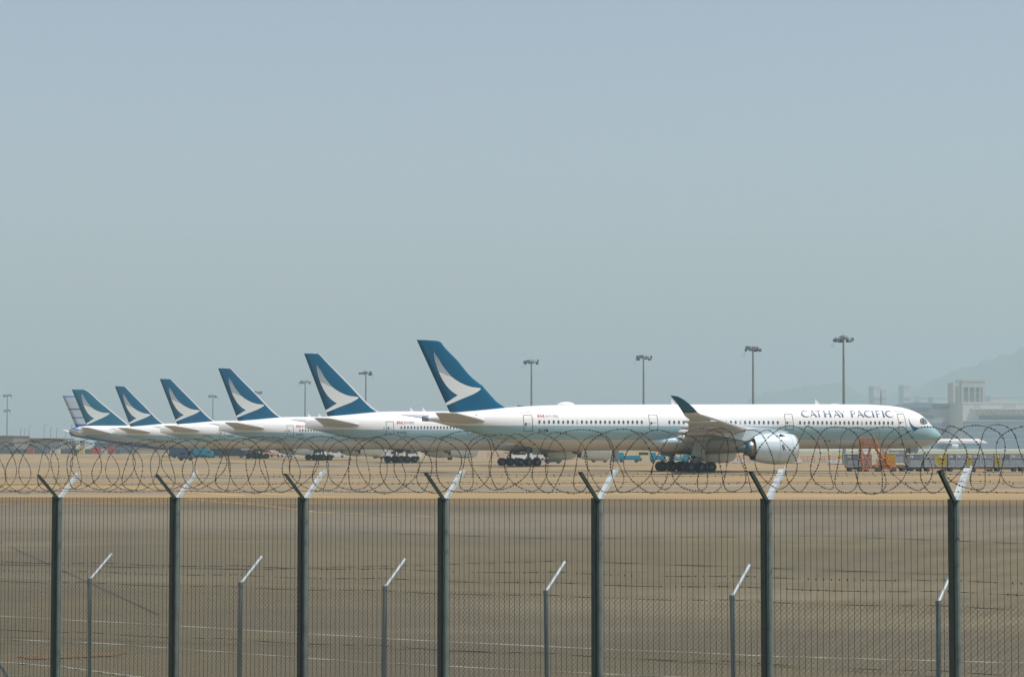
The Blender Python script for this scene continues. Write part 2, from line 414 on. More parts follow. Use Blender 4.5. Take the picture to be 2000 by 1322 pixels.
# brushed wing emblem, traced in the coordinates of one enlarged view of the nearest fin
EM_L = [(552, 1068), (640, 1010), (735, 945), (680, 915), (620, 865), (555, 790), (510, 720), (470, 645), (440, 575), (415, 500), (393, 430), (379, 370), (374, 310), (385, 262)]
EM_R = [(572, 1097), (660, 1062), (860, 976), (960, 935), (1030, 895), (1072, 864), (1084, 848), (1076, 838), (1030, 832), (950, 823), (860, 797), (770, 755), (690, 705), (620, 640), (560, 570), (500, 490), (450, 400), (410, 320), (385, 262)]
def curve_at(pts, y, falling=True):
    for a, b in zip(pts, pts[1:]):
        if min(a[1], b[1]) <= y <= max(a[1], b[1]) and a[1] != b[1]:
            return a[0] + (b[0] - a[0]) * (y - a[1]) / (b[1] - a[1])
    return pts[-1][0]
EL = EM_L[2:]; ER = EM_R[7:]
def emblem(fin, amap, parent, m, mirror=True):
    """amap: emblem coordinates -> local (t, z)"""
    b = MB()
    def quad(rows, sgn):
        vs = []
        for r in rows:
            for (x, y) in r:
                t, z = amap(x, y); vs.append((t, -sgn * (fin.w(t, z) + .035), z))
        k = len(rows[0])
        b.add(vs, [(i * k + j, i * k + j + 1, (i + 1) * k + j + 1, (i + 1) * k + j) for i in range(len(rows) - 1) for j in range(k - 1)], m)
    def row(a, c, k=6): return [(a[0] + (c[0] - a[0]) * i / k, a[1] + (c[1] - a[1]) * i / k) for i in range(k + 1)]
    for sgn in ((1, -1) if mirror else (1,)):
        # tail stroke: from its square end up to the notch
        quad([row(*p) for p in [((552, 1068), (572, 1097)), ((610, 1030), (650, 1066)), ((670, 988), (740, 1026)), ((735, 945), (850, 980))]], sgn)
        # body: left edge against lower / beak edge / right edge
        quad([row(*p) for p in [((735, 945), (850, 980)), ((700, 927), (960, 935)), ((670, 907), (1030, 895)), ((645, 887), (1072, 864)), ((630, 873), (1084, 848)), ((615, 860), (1076, 838)), ((600, 843), (1030, 832)),
              ((578, 818), (950, 823)), ((555, 790), (860, 797)), ((526, 745), (770, 755)), ((498, 698), (690, 705)), ((478, 660), (650, 672)), ((456, 612), (560, 640)), ((447, 590), (500, 608))]], sgn)
        # bristles running up to the tip
        n = 7
        for i in range(n):
            f0, f1 = (i + .15) / n, (i + .66) / n
            yb = 600 + 75 * (i / n); yt = 262 + 24 * abs(((i * 4) % 9) / 9 - .0) + 14 * i
            rows = []; K = 12
            for j in range(K + 1):
                y = yb + (yt - yb) * j / K; l, r = curve_at(EL, y), curve_at(ER, min(y, 838)); th = 1 - .45 * (j / K) ** 3
                mid = (f0 + f1) / 2; hf = (f1 - f0) / 2 * th
                rows.append([(l + (r - l) * (mid - hf), y), (l + (r - l) * (mid + hf), y)])
            quad(rows, sgn)
    return b.build('wing_emblem', parent)
def affine(src, dst):
    (x0, y0), (x1, y1), (x2, y2) = src; D = (x1 - x0) * (y2 - y0) - (x2 - x0) * (y1 - y0)
    def f(x, y):
        a = ((x - x0) * (y2 - y0) - (x2 - x0) * (y - y0)) / D; c = ((x1 - x0) * (y - y0) - (x - x0) * (y1 - y0)) / D
        return tuple(dst[0][i] + a * (dst[1][i] - dst[0][i]) + c * (dst[2][i] - dst[0][i]) for i in (0, 1))
    return f
EM_SRC = [(385, 262), (552, 1068), (1084, 848)]

def strip_on(body, pts, width, m, name, parent, closed=False, step=.25, off=.02, part=None):
    """thin line lying on the fuselage through local (t, z) points"""
    b = part or MB(); P = [Vector(p) for p in pts] + ([Vector(pts[0])] if closed else [])
    for a, c in zip(P, P[1:]):
        d = (c - a); l = d.length
        if l < 1e-5: continue
        n = Vector((-d.y, d.x)).normalized() * width / 2; k = max(1, int(l / step)); vs = []
        e = d.normalized() * width / 2
        for i in range(k + 1):
            q = (a - e).lerp(c + e, i / k); vs += [body.pt(*(q - n), off), body.pt(*(q + n), off)]
        b.add(vs, [(2 * i, 2 * i + 1, 2 * i + 3, 2 * i + 2) for i in range(k)], m)
    return None if part else b.build(name, parent)
def fan_on(body, poly, m, b, rings=4, off=.03):
    c = (sum(p[0] for p in poly) / len(poly), sum(p[1] for p in poly) / len(poly)); n = len(poly); vs = [body.pt(*c, off)]
    for r in range(1, rings + 1):
        for p in poly: vs.append(body.pt(c[0] + (p[0] - c[0]) * r / rings, c[1] + (p[1] - c[1]) * r / rings, off))
    fs = [(0, 1 + i, 1 + (i + 1) % n) for i in range(n)]
    for r in range(rings - 1): fs += [(1 + r * n + i, 1 + r * n + (i + 1) % n, 1 + (r + 1) * n + (i + 1) % n, 1 + (r + 1) * n + i) for i in range(n)]
    b.add(vs, fs, m)
def text_on(body, txt, t0, z0, h, m, name, parent, sx=1.0, bold=.0, off=.025, wid=None):
    cu = bpy.data.curves.new(name, 'FONT'); cu.body = txt; cu.size = 1; cu.offset = bold
    to = bpy.data.objects.new(name, cu); COL.objects.link(to)
    dg = bpy.context.evaluated_depsgraph_get(); me = bpy.data.meshes.new_from_object(to.evaluated_get(dg))
    bpy.data.objects.remove(to); bpy.data.curves.remove(cu)
    xs_ = [v.co.x for v in me.vertices]; ys_ = [v.co.y for v in me.vertices]; x0, x1, y0, y1 = min(xs_), max(xs_), min(ys_), max(ys_)
    s = h / (y1 - y0); s2 = (wid / (x1 - x0)) if wid else s * sx
    me.transform(Matrix.Identity(4))
    for v in me.vertices: v.co = body.pt(t0 + (v.co.x - x0) * s2, z0 + (v.co.y - y0) * s, off)
    me.materials.clear(); me.materials.append(m)
    o = bpy.data.objects.new(name, me); COL.objects.link(o); o.parent = parent; return o
def window_mesh(wd, ht, shade=0.0):
    b = MB(); n = 16
    vs = [(wd / 2 * math.cos(2 * math.pi * i / n), 0, ht / 2 * math.copysign(abs(math.sin(2 * math.pi * i / n)) ** .85, math.sin(2 * math.pi * i / n))) for i in range(n)]
    b.add(vs, [tuple(range(n))], M_gl)
    if shade:
        zz = ht / 2 - ht * shade
        up = [(x * .92, -.004, z * .95) for x, y, z in vs if z >= zz - 1e-6]
        if len(up) >= 3: b.add(up, [tuple(range(len(up)))], M_gl2)
    return b.mesh('window')
WM = window_mesh(.29, .47); WM2 = window_mesh(.29, .47, .45); WM3 = window_mesh(.29, .47, .9)
def put_window(body, t, z, parent, me=None, scale=1):
    o = bpy.data.objects.new('window', me or WM); COL.objects.link(o); o.parent = parent
    o.location = body.pt(t, z, .022); o.rotation_euler = (-body.tilt(t, z), 0, 0); o.scale = (scale,) * 3; return o
def door(body, quad, parent, handle=(.22, .55)):
    P = [body.side(*q) for q in quad]       # tl, tr, br, bl
    b = MB(); strip_on(body, P, .075, M_line, 'd', None, closed=True, part=b); o = b.build('door', parent)
    lp = lambda u, v: tuple((P[0][i] * (1 - u) + P[1][i] * u) * (1 - v) + (P[3][i] * (1 - u) + P[2][i] * u) * v for i in (0, 1))
    h = MB(); c = lp(*handle); fan_on(body, [(c[0] - .12, c[1] - .14), (c[0] + .12, c[1] - .14), (c[0] + .12, c[1] + .14), (c[0] - .12, c[1] + .14)], M_dark, h, 1, .03); h.build('door_window', o)
    h = MB(); c = lp(.58, .52); fan_on(body, [(c[0] - .25, c[1] - .03), (c[0] + .25, c[1] - .03), (c[0] + .25, c[1] + .03), (c[0] - .25, c[1] + .03)], mat('door_notice_red', (.55, .38, .36), .5), h, 1, .03); h.build('door_handle', o)
    return o
def wheel_mesh(r, wd):
    b = MB(); b.lathe([(-wd / 2, r * .45), (-wd / 2, r * .82), (-wd * .38, r * .96), (-wd * .2, r), (wd * .2, r), (wd * .38, r * .96), (wd / 2, r * .82), (wd / 2, r * .45)], M_tyre, 24, axis='Y')
    for s in (-1, 1):
        b.lathe([(s * wd * .5, r * .52), (s * wd * .36, r * .44), (s * wd * .36, r * .2), (s * wd * .48, r * .16), (s * wd * .48, 0.001)], M_hub, 16, axis='Y', smooth=False)
    return b.mesh('wheel')
WH = wheel_mesh(.67, .52); WHN = wheel_mesh(.53, .4)
def main_gear(parent, t, side, w, ztop, axles=3, pitch=1.42):
    y = -side * w; b = MB(); r = .67
    b.tube((t + .1, y * .94, ztop), (t, y, r + .1), .19, M_strut, .16, 10)
    b.tube((t + .1, y * .94, ztop), (t, y, ztop - 1.2), .27, M_strut, .24, 10)
    b.tube((t - .2, y, r + .9), (t + 1.8, y * .9, ztop - .1), .09, M_strut); b.tube((t, y, r + 1.0), (t - .1, y * .45, ztop - .2), .10, M_strut)
    b.tube((t - .05, y, r + .7), (t + .55, y, r + .25), .07, M_strut); b.tube((t + .1, y, r + 1.3), (t - .6, y, r + .35), .06, M_strut)
    L = pitch * (axles - 1) / 2
    b.box((t, y, r + .02), (2 * L + .3, .24, .26), M_strut)
    for i in range(axles): b.tube((t - L + i * pitch, y - .8, r), (t - L + i * pitch, y + .8, r), .11, M_strut)
    o = b.build('landing_gear', parent)
    for i in range(axles):
        for s in (-1, 1):
            q = bpy.data.objects.new('wheel', WH); COL.objects.link(q); q.parent = o
            q.location = (t - L + i * pitch, y + s * .55, r); q.rotation_euler = (0, random.uniform(0, 3), 0)
    return o
def nose_gear(parent, t, ztop):
    b = MB(); b.tube((t, 0, ztop), (t, 0, .55), .13, M_strut, n=10); b.tube((t, -.6, .53), (t, .6, .53), .09, M_strut); b.tube((t, 0, 1.1), (t + 1.3, 0, ztop), .07, M_strut)
    o = b.build('landing_gear', parent)
    for s in (-1, 1):
        q = bpy.data.objects.new('wheel', WHN); COL.objects.link(q); q.parent = o; q.location = (t, s * .38, .53)
    for s in (-1, 1): d = MB(); d.box((t + .3, s * .7, ztop - .2), (1.1, .06, .75), M_gdoor); d.build('gear_door', o)
    return o
def engine(parent, t1, t0, side, w, zc, r, big=True, mark=False, nac=None):
    """t1 = inlet lip, t0 = end of the fan cowl"""
    nac = nac or M_nac
    y = -side * w; c = (0, y, zc); L = t1 - t0; b = MB()
    outer = [(t1 - .02 * L, r * .80), (t1 - .01 * L, r * .84), (t1 - .05 * L, r * .90), (t1 - .14 * L, r * .955), (t1 - .28 * L, r), (t1 - .45 * L, r), (t1 - .62 * L, r * .97), (t1 - .8 * L, r * .89), (t0, r * .745)]
    b.lathe(outer[2:], nac, 40, c); b.lathe([(t0, r * .745), (t0 + .02, r * .725), (t0 + .9, r * .74), (t0 + .92, r * .5)], M_fan, 40, c)
    o = b.build('engine', parent)
    b = MB(); b.lathe([(t1 - .055 * L, r * .905), (t1 - .02 * L, r * .875), (t1, r * .83), (t1 - .015 * L, r * .785), (t1 - .08 * L, r * .76)], M_lip, 40, c); b.build('inlet_lip', o)
    b = MB(); b.lathe([(t1 - .08 * L, r * .76), (t1 - .22 * L, r * .75)], M_winggrey, 40, c)
    b.lathe([(t1 - .22 * L, r * .75), (t1 - .22 * L, r * .2), (t1 - .10 * L, .01)], M_fan, 40, c); b.build('fan', o)
    b = MB(); b.lathe([(t0 + .9, r * .56), (t0 - .1, r * .50), (t0 - .42, r * .47)], M_nozb, 32, c); b.lathe([(t0 - .42, r * .47), (t0 - .55, r * .46), (t0 - 1.0, r * .40), (t0 - 1.02, r * .36), (t0 - .7, r * .33)], M_noz, 32, c)
    b.lathe([(t0 - .6, r * .36), (t0 - 1.25, r * .27), (t0 - 2.0, r * .12), (t0 - 2.45, .02)], M_noz, 24, c); b.build('exhaust_cone', o)
    # dark panel gap ring and strake
    b = MB(); b.lathe([(t1 - .47 * L, r * 1.003), (t1 - .475 * L, r * 1.003)], M_line, 40, c, smooth=False)
    b.lathe([(t1 - .16 * L, r * .967), (t1 - .163 * L, r * .969)], M_line, 40, c, smooth=False); b.build('cowl_seam', o)
    b = MB(); a = R(52)
    p = lambda t, rr, da=0: (t, y - side * rr * math.cos(a + da), zc + rr * math.sin(a + da))
    b.add([p(t1 - .30 * L, r), p(t1 - .45 * L, r), p(t1 - .44 * L, r + .36), p(t1 - .30 * L, r, .02), p(t1 - .45 * L, r, .02), p(t1 - .44 * L, r + .36, .02)], [(0, 1, 2), (3, 5, 4), (0, 3, 4, 1), (1, 4, 5, 2), (2, 5, 3, 0)], M_dark); b.build('strake', o)
    return o
def pylon(parent, t1, t0, side, w, zc, r, wt, wz, m):
    y = -side * w; b = MB()
    b.prism([(t1 - 1.2, zc + r * .96), (t1 - 2.2, zc + r + .18), (wt + .5, wz + .30), (wt - 5.2, wz - .25), (wt - 5.4, wz - .5), (t0 - 1.0, zc + r * .42), (t0 + .8, zc + r * .6)], y - .22, y + .22, m)
    return b.build('engine_pylon', parent)
def fairing(parent, side, w, t0, t1, z, m, r=.33):
    b = MB(); y = -side * w; k = 10; rs = []
    for i in range(k + 1):
        f = i / k; rr = max(.012, r * math.sin(math.pi * min(1, f ** .7)) ** .6)
        rs.append([(t0 + (t1 - t0) * f, y + rr * .62 * math.cos(q), z + .25 * f * 0 + rr * math.sin(q)) for q in [2 * math.pi * j / 10 for j in range(10)]])
    b.rings(rs, m); return b.build('flap_fairing', parent)
def dorsal(parent, body, t, kind='blade', y=0):
    z = body.top(t); b = MB()
    if kind == 'blade': b.prism([(t, z - .05), (t + .7, z - .05), (t + .12, z + .62), (t - .02, z + .62)], -.03, .03, M_white); return b.build('antenna', parent)
    k = 8; rs = []
    for i in range(k + 1):
        f = i / k; q = max(.02, math.sin(math.pi * f) ** .55)
        rs.append([(t - 1.25 + 2.7 * f, .75 * q * math.cos(a), z - .12 + .52 * q * math.sin(a)) for a in [2 * math.pi * j / 14 for j in range(14)]])
    b.rings(rs, M_white); return b.build('radome', parent)
def swire(body, t0, z0, parent, s=1.0):
    """small house flag: red quarters left and right, white saltire, dark bar; with its name beside it"""
    b = MB(); W, H = .95 * s, .55 * s
    for sg in (-1, 1):
        c = t0 + W / 2; fan_on(body, [(c + sg * W / 2, z0), (c + sg * W / 2, z0 + H), (c + sg * .04, z0 + H / 2)], M_red, b, 1)
    fan_on(body, [(t0 + W * .46, z0), (t0 + W * .54, z0), (t0 + W * .54, z0 + H), (t0 + W * .46, z0 + H)], M_dark, b, 1, .035)
    b.build('house_flag', parent)
    text_on(body, 'SWIRE', t0 + W + .18 * s, z0 + .08 * s, .40 * s, mat('name_grey', (.17, .17, .18), .5), 'flag_name', parent, wid=1.75 * s)

# ---- nearest aircraft, long body with upturned wing tips
R1 = Ref(814.4, 663.9, 281.0)
TOP1 = [(836, 812.5), (845, 810.5), (862, 808.5), (880, 806), (900, 804.3), (930, 801.5), (960, 798.6), (985, 796.2), (1010, 794.3), (1034, 792.9), (1060, 791.6), (1110, 790.3), (1200, 789.9), (1400, 789.5), (1600, 789.2), (1690, 789.7), (1730, 791.6),
        (1743.6, 793), (1757, 795), (1770.8, 798.4), (1784.5, 803.3), (1793.5, 808), (1802.6, 815.6), (1811.7, 825.2), (1818, 831), (1826, 838), (1833, 845), (1837.3, 849.3), (1839, 852.5)]
BOT1 = [(836, 822.5), (848, 824), (861, 827.6), (880, 832.5), (907, 840), (939, 850), (984, 862.4), (1029.6, 871.7), (1075, 878), (1109, 880.3), (1160, 880), (1300, 878.8), (1600, 876.4), (1748, 876.2), (1775, 875.3), (1793.5, 873.5), (1811.7, 869.6), (1825, 864.6), (1833.5, 859.4), (1837.5, 856), (1839, 853)]
def airliner(name, label, ref, loc0=None):
    o = thing(name, label, 'airliner', (ref.X0, ref.Y0, 0), HEAD, 'airliners parked in a row'); return o
A = airliner('airliner', 'nearest and rightmost white airliner with blue upturned wingtip, airline title and full row of windows', R1)
B1 = Body(R1, TOP1, BOT1, 2.98)
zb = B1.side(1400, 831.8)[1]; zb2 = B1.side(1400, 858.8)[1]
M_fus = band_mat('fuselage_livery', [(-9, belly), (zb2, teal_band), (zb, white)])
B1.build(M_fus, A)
b = MB(); te = B1.t0
b.lathe([(te + .05, .36), (te - .75, .33), (te - .76, .26), (te - .3, .24)], mat('exhaust_pipe', (.25, .30, .38), .35, metal=.6), 20, (0, 0, (B1.top(te) + B1.bot(te)) / 2)); b.build('exhaust_pipe', A)
# belly fairing
b = MB(); rs = []; k = 30
for i in range(k + 1):
    f = i / k; t = 27.5 + 26.0 * f; q = max(.02, math.sin(math.pi * f ** .9)) ** .5
    rs.append([(t, 3.36 * q * math.copysign(abs(math.cos(a)) ** .8, math.cos(a)), 3.95 + (1.62 if math.sin(a) < 0 else 1.25) * q * math.sin(a)) for a in [2 * math.pi * j / 32 for j in range(32)]])
b.rings(rs, band_mat('belly_fairing_livery', [(-9, belly), (3.75, (.47, .62, .66))])); b.build('belly_fairing', A)
# fin
def Z(zx, zy): return (800 + zx / 7.775, 650 + zy / 7.775)
def fin_from(ref, conv, rows, depth=1.6):
    rows = sorted([(ref.loc(*conv(l, y), .2), ref.loc(*conv(e, y), .2)) for y, l, e in rows], key=lambda r: r[0][1])
    zs = [r[0][1] for r in rows]; le = [r[0][0] for r in rows]; te = [r[1][0] for r in rows]
    return zs, le, te
tex = lambda y: 112 + (y - 108) * (605 - 112) / (1190 - 108)
rows = [(1250, 1560, 632), (1150, 1515, tex(1150)), (1118, 1440, tex(1118)), (1095, 1388, tex(1095)), (1050, 1333, tex(1050)), (905, 1200, tex(905)), (752, 1056, tex(752)), (744, 1034, tex(744)), (400, 716, tex(400)), (190, 515, tex(190)), (165, 500, tex(165)), (140, 478, tex(140)), (122, 440, tex(122)), (112, 385, tex(112)), (107, 280, tex(107))]
zs, le, te_ = fin_from(R1, Z, rows)
F1 = Fin(zs, le, te_); fo = F1.build('tail_fin', M_blue, A)
emblem(F1, lambda x, y: R1.loc(*Z(x, y), .3), A, M_mark)
b = MB(); t, z = R1.loc(*Z(300, 108), 0); b.box((t, 0, z + .03), (.5, .12, .14), M_white); b.build('tail_beacon', A)
# tailplane
def stab(ref, tip, root, wt, wr, th, parent, m=None, ml=M_le, drop=0):
    (lt, ltz), (tt, ttz) = ref.loc(*tip[0], wt), ref.loc(*tip[1], wt); (lr, lrz), (tr, trz) = ref.loc(*root[0], wr), ref.loc(*root[1], wr)
    zt, zr = (ltz + ttz) / 2, (lrz + trz) / 2; f = (wt - .7) / (wt - wr) 
    st = [(0, lr + (lr - lt) * wr / (wt - wr), zr - (zt - zr) * wr / (wt - wr), tr + (tr - tt) * wr / (wt - wr), zr - (zt - zr) * wr / (wt - wr), th, 0), (wr, lr, zr, tr, zr, th, 0)]
    w2 = wt - .6; g_ = (w2 - wr) / (wt - wr)
    l2, t2, z2 = lr + (lt - lr) * g_, tr + (tt - tr) * g_, zr + (zt - zr) * g_
    st += [(w2, l2, z2, t2, z2, th * .35, 0), (wt - .15, lt - .1 * (lt - tt), zt, tt + .0, zt, th * .22, 0), (wt, lt - .45 * (lt - tt), zt, tt - .1, zt, th * .08, 0)]
    for s in (1, -1): wing_obj('tailplane', st, s, m or M_winggrey, parent, ml, 2)
stab(R1, ((890, 805.4), (850, 806.6)), ((951, 819.5), (861, 824)), 9.6, 1.1, .72, A)
# wings: inboard part
WT = [(1524, 844.5, 2.6, None), ]
def wpt(px, py, w): return R1.loc(px, py, w)
le3, le9, le28 = wpt(1526, 845.5, 3), wpt(1463.5, 839, 9.5), wpt(1368, 808.6, 28.2)
te28 = wpt(1337, 812.5, 28.2)
st1 = [(0, le3[0] + 2.2, 4.75, 35.6, 4.3, 1.75, 0), (3, le3[0], 5.0, 35.0, 4.55, 1.7, 0), (6.2, 45.3, 5.25, 34.2, 4.85, 1.35, 0), (9.6, le9[0], le9[1], 33.2, 5.15, 1.05, 0), (15, le9[0] + (le28[0] - le9[0]) * .29, 5.95, 31.5, 5.62, .75, -.04),
       (22, le9[0] + (le28[0] - le9[0]) * .67, 6.6, 29.1, 6.3, .48, -.09), (28.2, le28[0], le28[1], te28[0], te28[1] + .05, .27, -.18)]
def P1(px, py, w): return wpt(px, py, w)
wl = []
for (w, a, c, th, roll) in [(29.3, (1361, 803.4), (1333.5, 806), .24, -.35), (30.2, (1354, 795.9), (1329.5, 799), .21, -.6), (31.0, (1345, 787.8), (1325, 792), .17, -.85), (31.6, (1335, 779.9), (1320, 785), .13, -1.0), (32.0, (1324, 774.0), (1314.5, 778.5), .08, -1.1), (32.3, (1314, 772.3), (1309.5, 773), .03, -1.2)]:
    l, e = P1(*a, w), P1(*c, w); wl.append((w, l[0], l[1], e[0], e[1], th, roll))
mid = tuple((x + y) / 2 for x, y in zip(st1[-1], wl[0]))
for s in (1, -1):
    wo = wing_obj('wing', st1 + [wl[0]], s, M_winggrey, A, M_le, 2)
    wing_obj('winglet', [wl[0][:5] + (wl[0][5] + .01, wl[0][6])] + wl[1:], s, M_blue, wo)
    for w, ex, zz in ((6.8, 1.5, -.62), (13.0, 1.7, -.42), (18.6, 1.5, -.32), (24.0, 1.0, -.18)):
        q = lerp_st(st1, w); fairing(wo, s, w, q[3] - ex, q[3] + 3.6, q[4] + zz * .8, M_winggrey, .42 if w < 20 else .26)
    b = MB()
    for w0, w1 in ((3.6, 6.4), (7.3, 12.5), (13.5, 18.1), (19.1, 23.6)):
        p, q = lerp_st(st1, w0), lerp_st(st1, w1)
        b.add([(p[3] + 1.7, -s * w0, p[4] - .16), (q[3] + 1.2, -s * w1, q[4] - .12), (q[3] - .25, -s * w1, q[4] - .38), (p[3] - .35, -s * w0, p[4] - .48),
               (p[3] + 1.7, -s * w0, p[4] - .02), (q[3] + 1.2, -s * w1, q[4] - .02), (q[3] - .25, -s * w1, q[4] - .30), (p[3] - .35, -s * w0, p[4] - .40)], [(0, 1, 2, 3), (7, 6, 5, 4), (0, 4, 5, 1), (1, 5, 6, 2), (2, 6, 7, 3), (3, 7, 4, 0)], M_winggrey)
    b.build('flap', wo)
    et1, _ = R1.loc(1557.5, 874, 10.6); et0, _ = R1.loc(1469, 874, 10.6); zc_ = R1.loc(1520, 874, 10.6)[1]
    e = engine(A, et1 - .45, et0, s, 10.6, zc_ - .12, 2.02)
    if s == 1:   # engine maker's monogram, two interlaced letters one above the other
        tt = R1.loc(1530, 874, 12.6)[0]
        class Nac:
            def pt(self, t, z, off=.02):
                rr = 2.06 * (.985) + .02; zz = max(-rr, min(rr, z - zc_)); return Vector((t, -10.6 - math.sqrt(max(0, rr * rr - zz * zz)) - off, z))
        text_on(Nac(), 'R', tt - .17, zc_ + .02, .42, M_dark, 'engine_monogram', e, wid=.38, bold=.01); text_on(Nac(), 'R', tt - .05, zc_ - .34, .42, M_dark, 'engine_monogram', e, wid=.38, bold=.01)
    pylon(A, et1, et0, s, 10.6, zc_, 2.06, le9[0], le9[1] - .1, M_nac)
    g_ = main_gear(A, 36.4, s, 5.35, 4.6)
    # gear door leaves
    b = MB(); a0, a1, a2, a3 = [R1.loc(*p, 5.9) for p in ((1357, 862), (1379, 858), (1376, 893.5), (1350, 889))]
    b.prism([a0, a1, a2, a3], -s * 5.9 - .04, -s * 5.9 + .04, M_gdoor); b.build('gear_door', g_)
# dark wheel bay under the belly
b = MB(); b.box((36.6, 0, 2.36), (4.2, 6.4, .12), M_fan); b.build('wheel_bay', A)
nose_gear(A, R1.loc(1777, 880, 0)[0], 3.0)
# windows: four groups between the doors
def window_row(body, parent, pa, pb, n, zrow, skip=lambda i: False):
    ta, tb = body.side(*pa)[0], body.side(*pb)[0]
    for i in range(n):
        if skip(i): continue
        rn = random.random(); t = ta + (tb - ta) * i / (n - 1)
        put_window(body, t, zrow, parent, WM3 if rn > .96 else WM2 if rn > .78 else WM)
zw = B1.side(1400, 824.6)[1]
window_row(B1, A, (1053.8, 826), (1253.5, 825), 23, zw)
window_row(B1, A, (1307.5, 825), (1519, 824.5), 24, zw)
window_row(B1, A, (1562.6, 824), (1742.8, 823.8), 22, zw)
for q in (((1021.5, 810.5), (1038.5, 810.5), (1040, 842), (1023, 842)), ((1266.5, 809.5), (1282.5, 809.5), (1285, 839.5), (1268.5, 839.5)), ((1531.5, 808.8), (1546.5, 808.8), (1549.5, 838.8), (1534, 838.8)), ((1751.5, 808.5), (1764.5, 808.5), (1770, 839), (1756, 839))):
    door(B1, q, A)
# title in flared capitals built stroke by stroke
def title(body, parent):
    b = MB(); t_of = lambda px: body.side(px, 808.5)[0]
    z0, z1 = body.side(1650, 814.5)[1], body.side(1650, 801.9)[1]
    def poly(u0, u1, pts):           # unit-box points; in unit box -> surface, convex quad strips
        return [(u0 + (u1 - u0) * x, z0 + (z1 - z0) * y) for x, y in pts]
    def strip(u0, u1, left, right, k=5):
        vs = []
        L = poly(u0, u1, left); Rr = poly(u0, u1, right); n = len(L)
        P = []
        for (a, c), (d, e) in zip(zip(L, L[1:]), zip(Rr, Rr[1:])):
            for i in range(k): f = i / k; P.append(((a[0] + (c[0] - a[0]) * f, a[1] + (c[1] - a[1]) * f), (d[0] + (e[0] - d[0]) * f, d[1] + (e[1] - d[1]) * f)))
        P.append((L[-1], Rr[-1]))
        for a, c in P: vs += [body.pt(*a, .03), body.pt(*c, .03)]
        b.add(vs, [(2 * i, 2 * i + 1, 2 * i + 3, 2 * i + 2) for i in range(len(P) - 1)], M_title)
    def stem(u0, u1, x0, x1, wd_, y0=0, y1=1, fl=.035):  # slanted stem with flared ends
        wd = wd_ * 1.4
        ys_ = [y0, y0 + .07, (y0 + y1) / 2, y1 - .07, y1]; L, Q = [], []
        for y in ys_:
            f = (y - y0) / (y1 - y0); c = x0 + (x1 - x0) * f; e = fl if y in (y0, y1) else 0
            L.append((c - wd / 2 - e, y)); Q.append((c + wd / 2 + e, y))
        strip(u0, u1, L, Q, 2)
    def bar(u0, u1, x0, x1, y, th=.10): strip(u0, u1, [(x0, y - th / 2), (x1, y - th / 2)], [(x0, y + th / 2), (x1, y + th / 2)], 4)
    def letter(c, a, e):
        if c == 'C':
            L, Q = [], []
            for i in range(15):
                g_ = R(48 + (312 - 48) * i / 14); L.append((.60 + .60 * math.cos(g_), .5 + .53 * math.sin(g_))); Q.append((.71 + .47 * math.cos(g_), .5 + .42 * math.sin(g_)))
            strip(a, e, L, Q, 1)
        elif c == 'A': stem(a, e, .06, .44, .075); stem(a, e, .88, .42, .17); bar(a, e, .22, .72, .34)
        elif c == 'T': bar(a, e, 0, 1, .96, .085); stem(a, e, .5, .5, .17)
        elif c == 'H': stem(a, e, .16, .16, .16); stem(a, e, .84, .84, .16); bar(a, e, .2, .8, .52)
        elif c == 'Y': stem(a, e, .58, .58, .17, 0, .5, .03); stem(a, e, .58, .1, .17, .44, 1); stem(a, e, .62, .95, .085, .44, 1)
        elif c == 'P':
            stem(a, e, .22, .22, .19); L, Q = [], []
            for i in range(11):
                g_ = R(95 - 190 * i / 10); L.append((.42 + .52 * math.cos(g_), .70 + .29 * math.sin(g_))); Q.append((.38 + .38 * math.cos(g_), .70 + .22 * math.sin(g_)))
            strip(a, e, [(.2, 1)] + L + [(.3, .41)], [(.2, .93)] + Q + [(.3, .48)], 1)
        elif c == 'I': stem(a, e, .5, .5, .5, fl=.12)
        elif c == 'F': stem(a, e, .22, .22, .2); bar(a, e, .2, 1, .96, .085); bar(a, e, .2, .85, .52)
    for c, x0, x1 in [('C', 218, 355), ('A', 378, 500), ('T', 488, 590), ('H', 622, 760), ('A', 798, 920), ('Y', 885, 1003), ('P', 1098, 1200), ('A', 1214, 1336), ('C', 1335, 1468), ('I', 1478, 1522), ('F', 1548, 1630), ('I', 1660, 1704), ('C', 1712, 1843)]:
        letter(c, t_of(1540 + x0 / 9.09), t_of(1540 + x1 / 9.09))
        if c == 'Y': b.build('airline_title', parent); b = MB()
    return b.build('airline_title', parent)
title(B1, A)
ta, za = B1.side(1052, 843.6); tb, _ = B1.side(1070.5, 843.6)
text_on(B1, 'B-LXM', ta, za, .42, M_dark, 'registration', A, wid=tb - ta, bold=.012)
ta, za = B1.side(1050.2, 815.6); swire(B1, ta, za, A, .95)
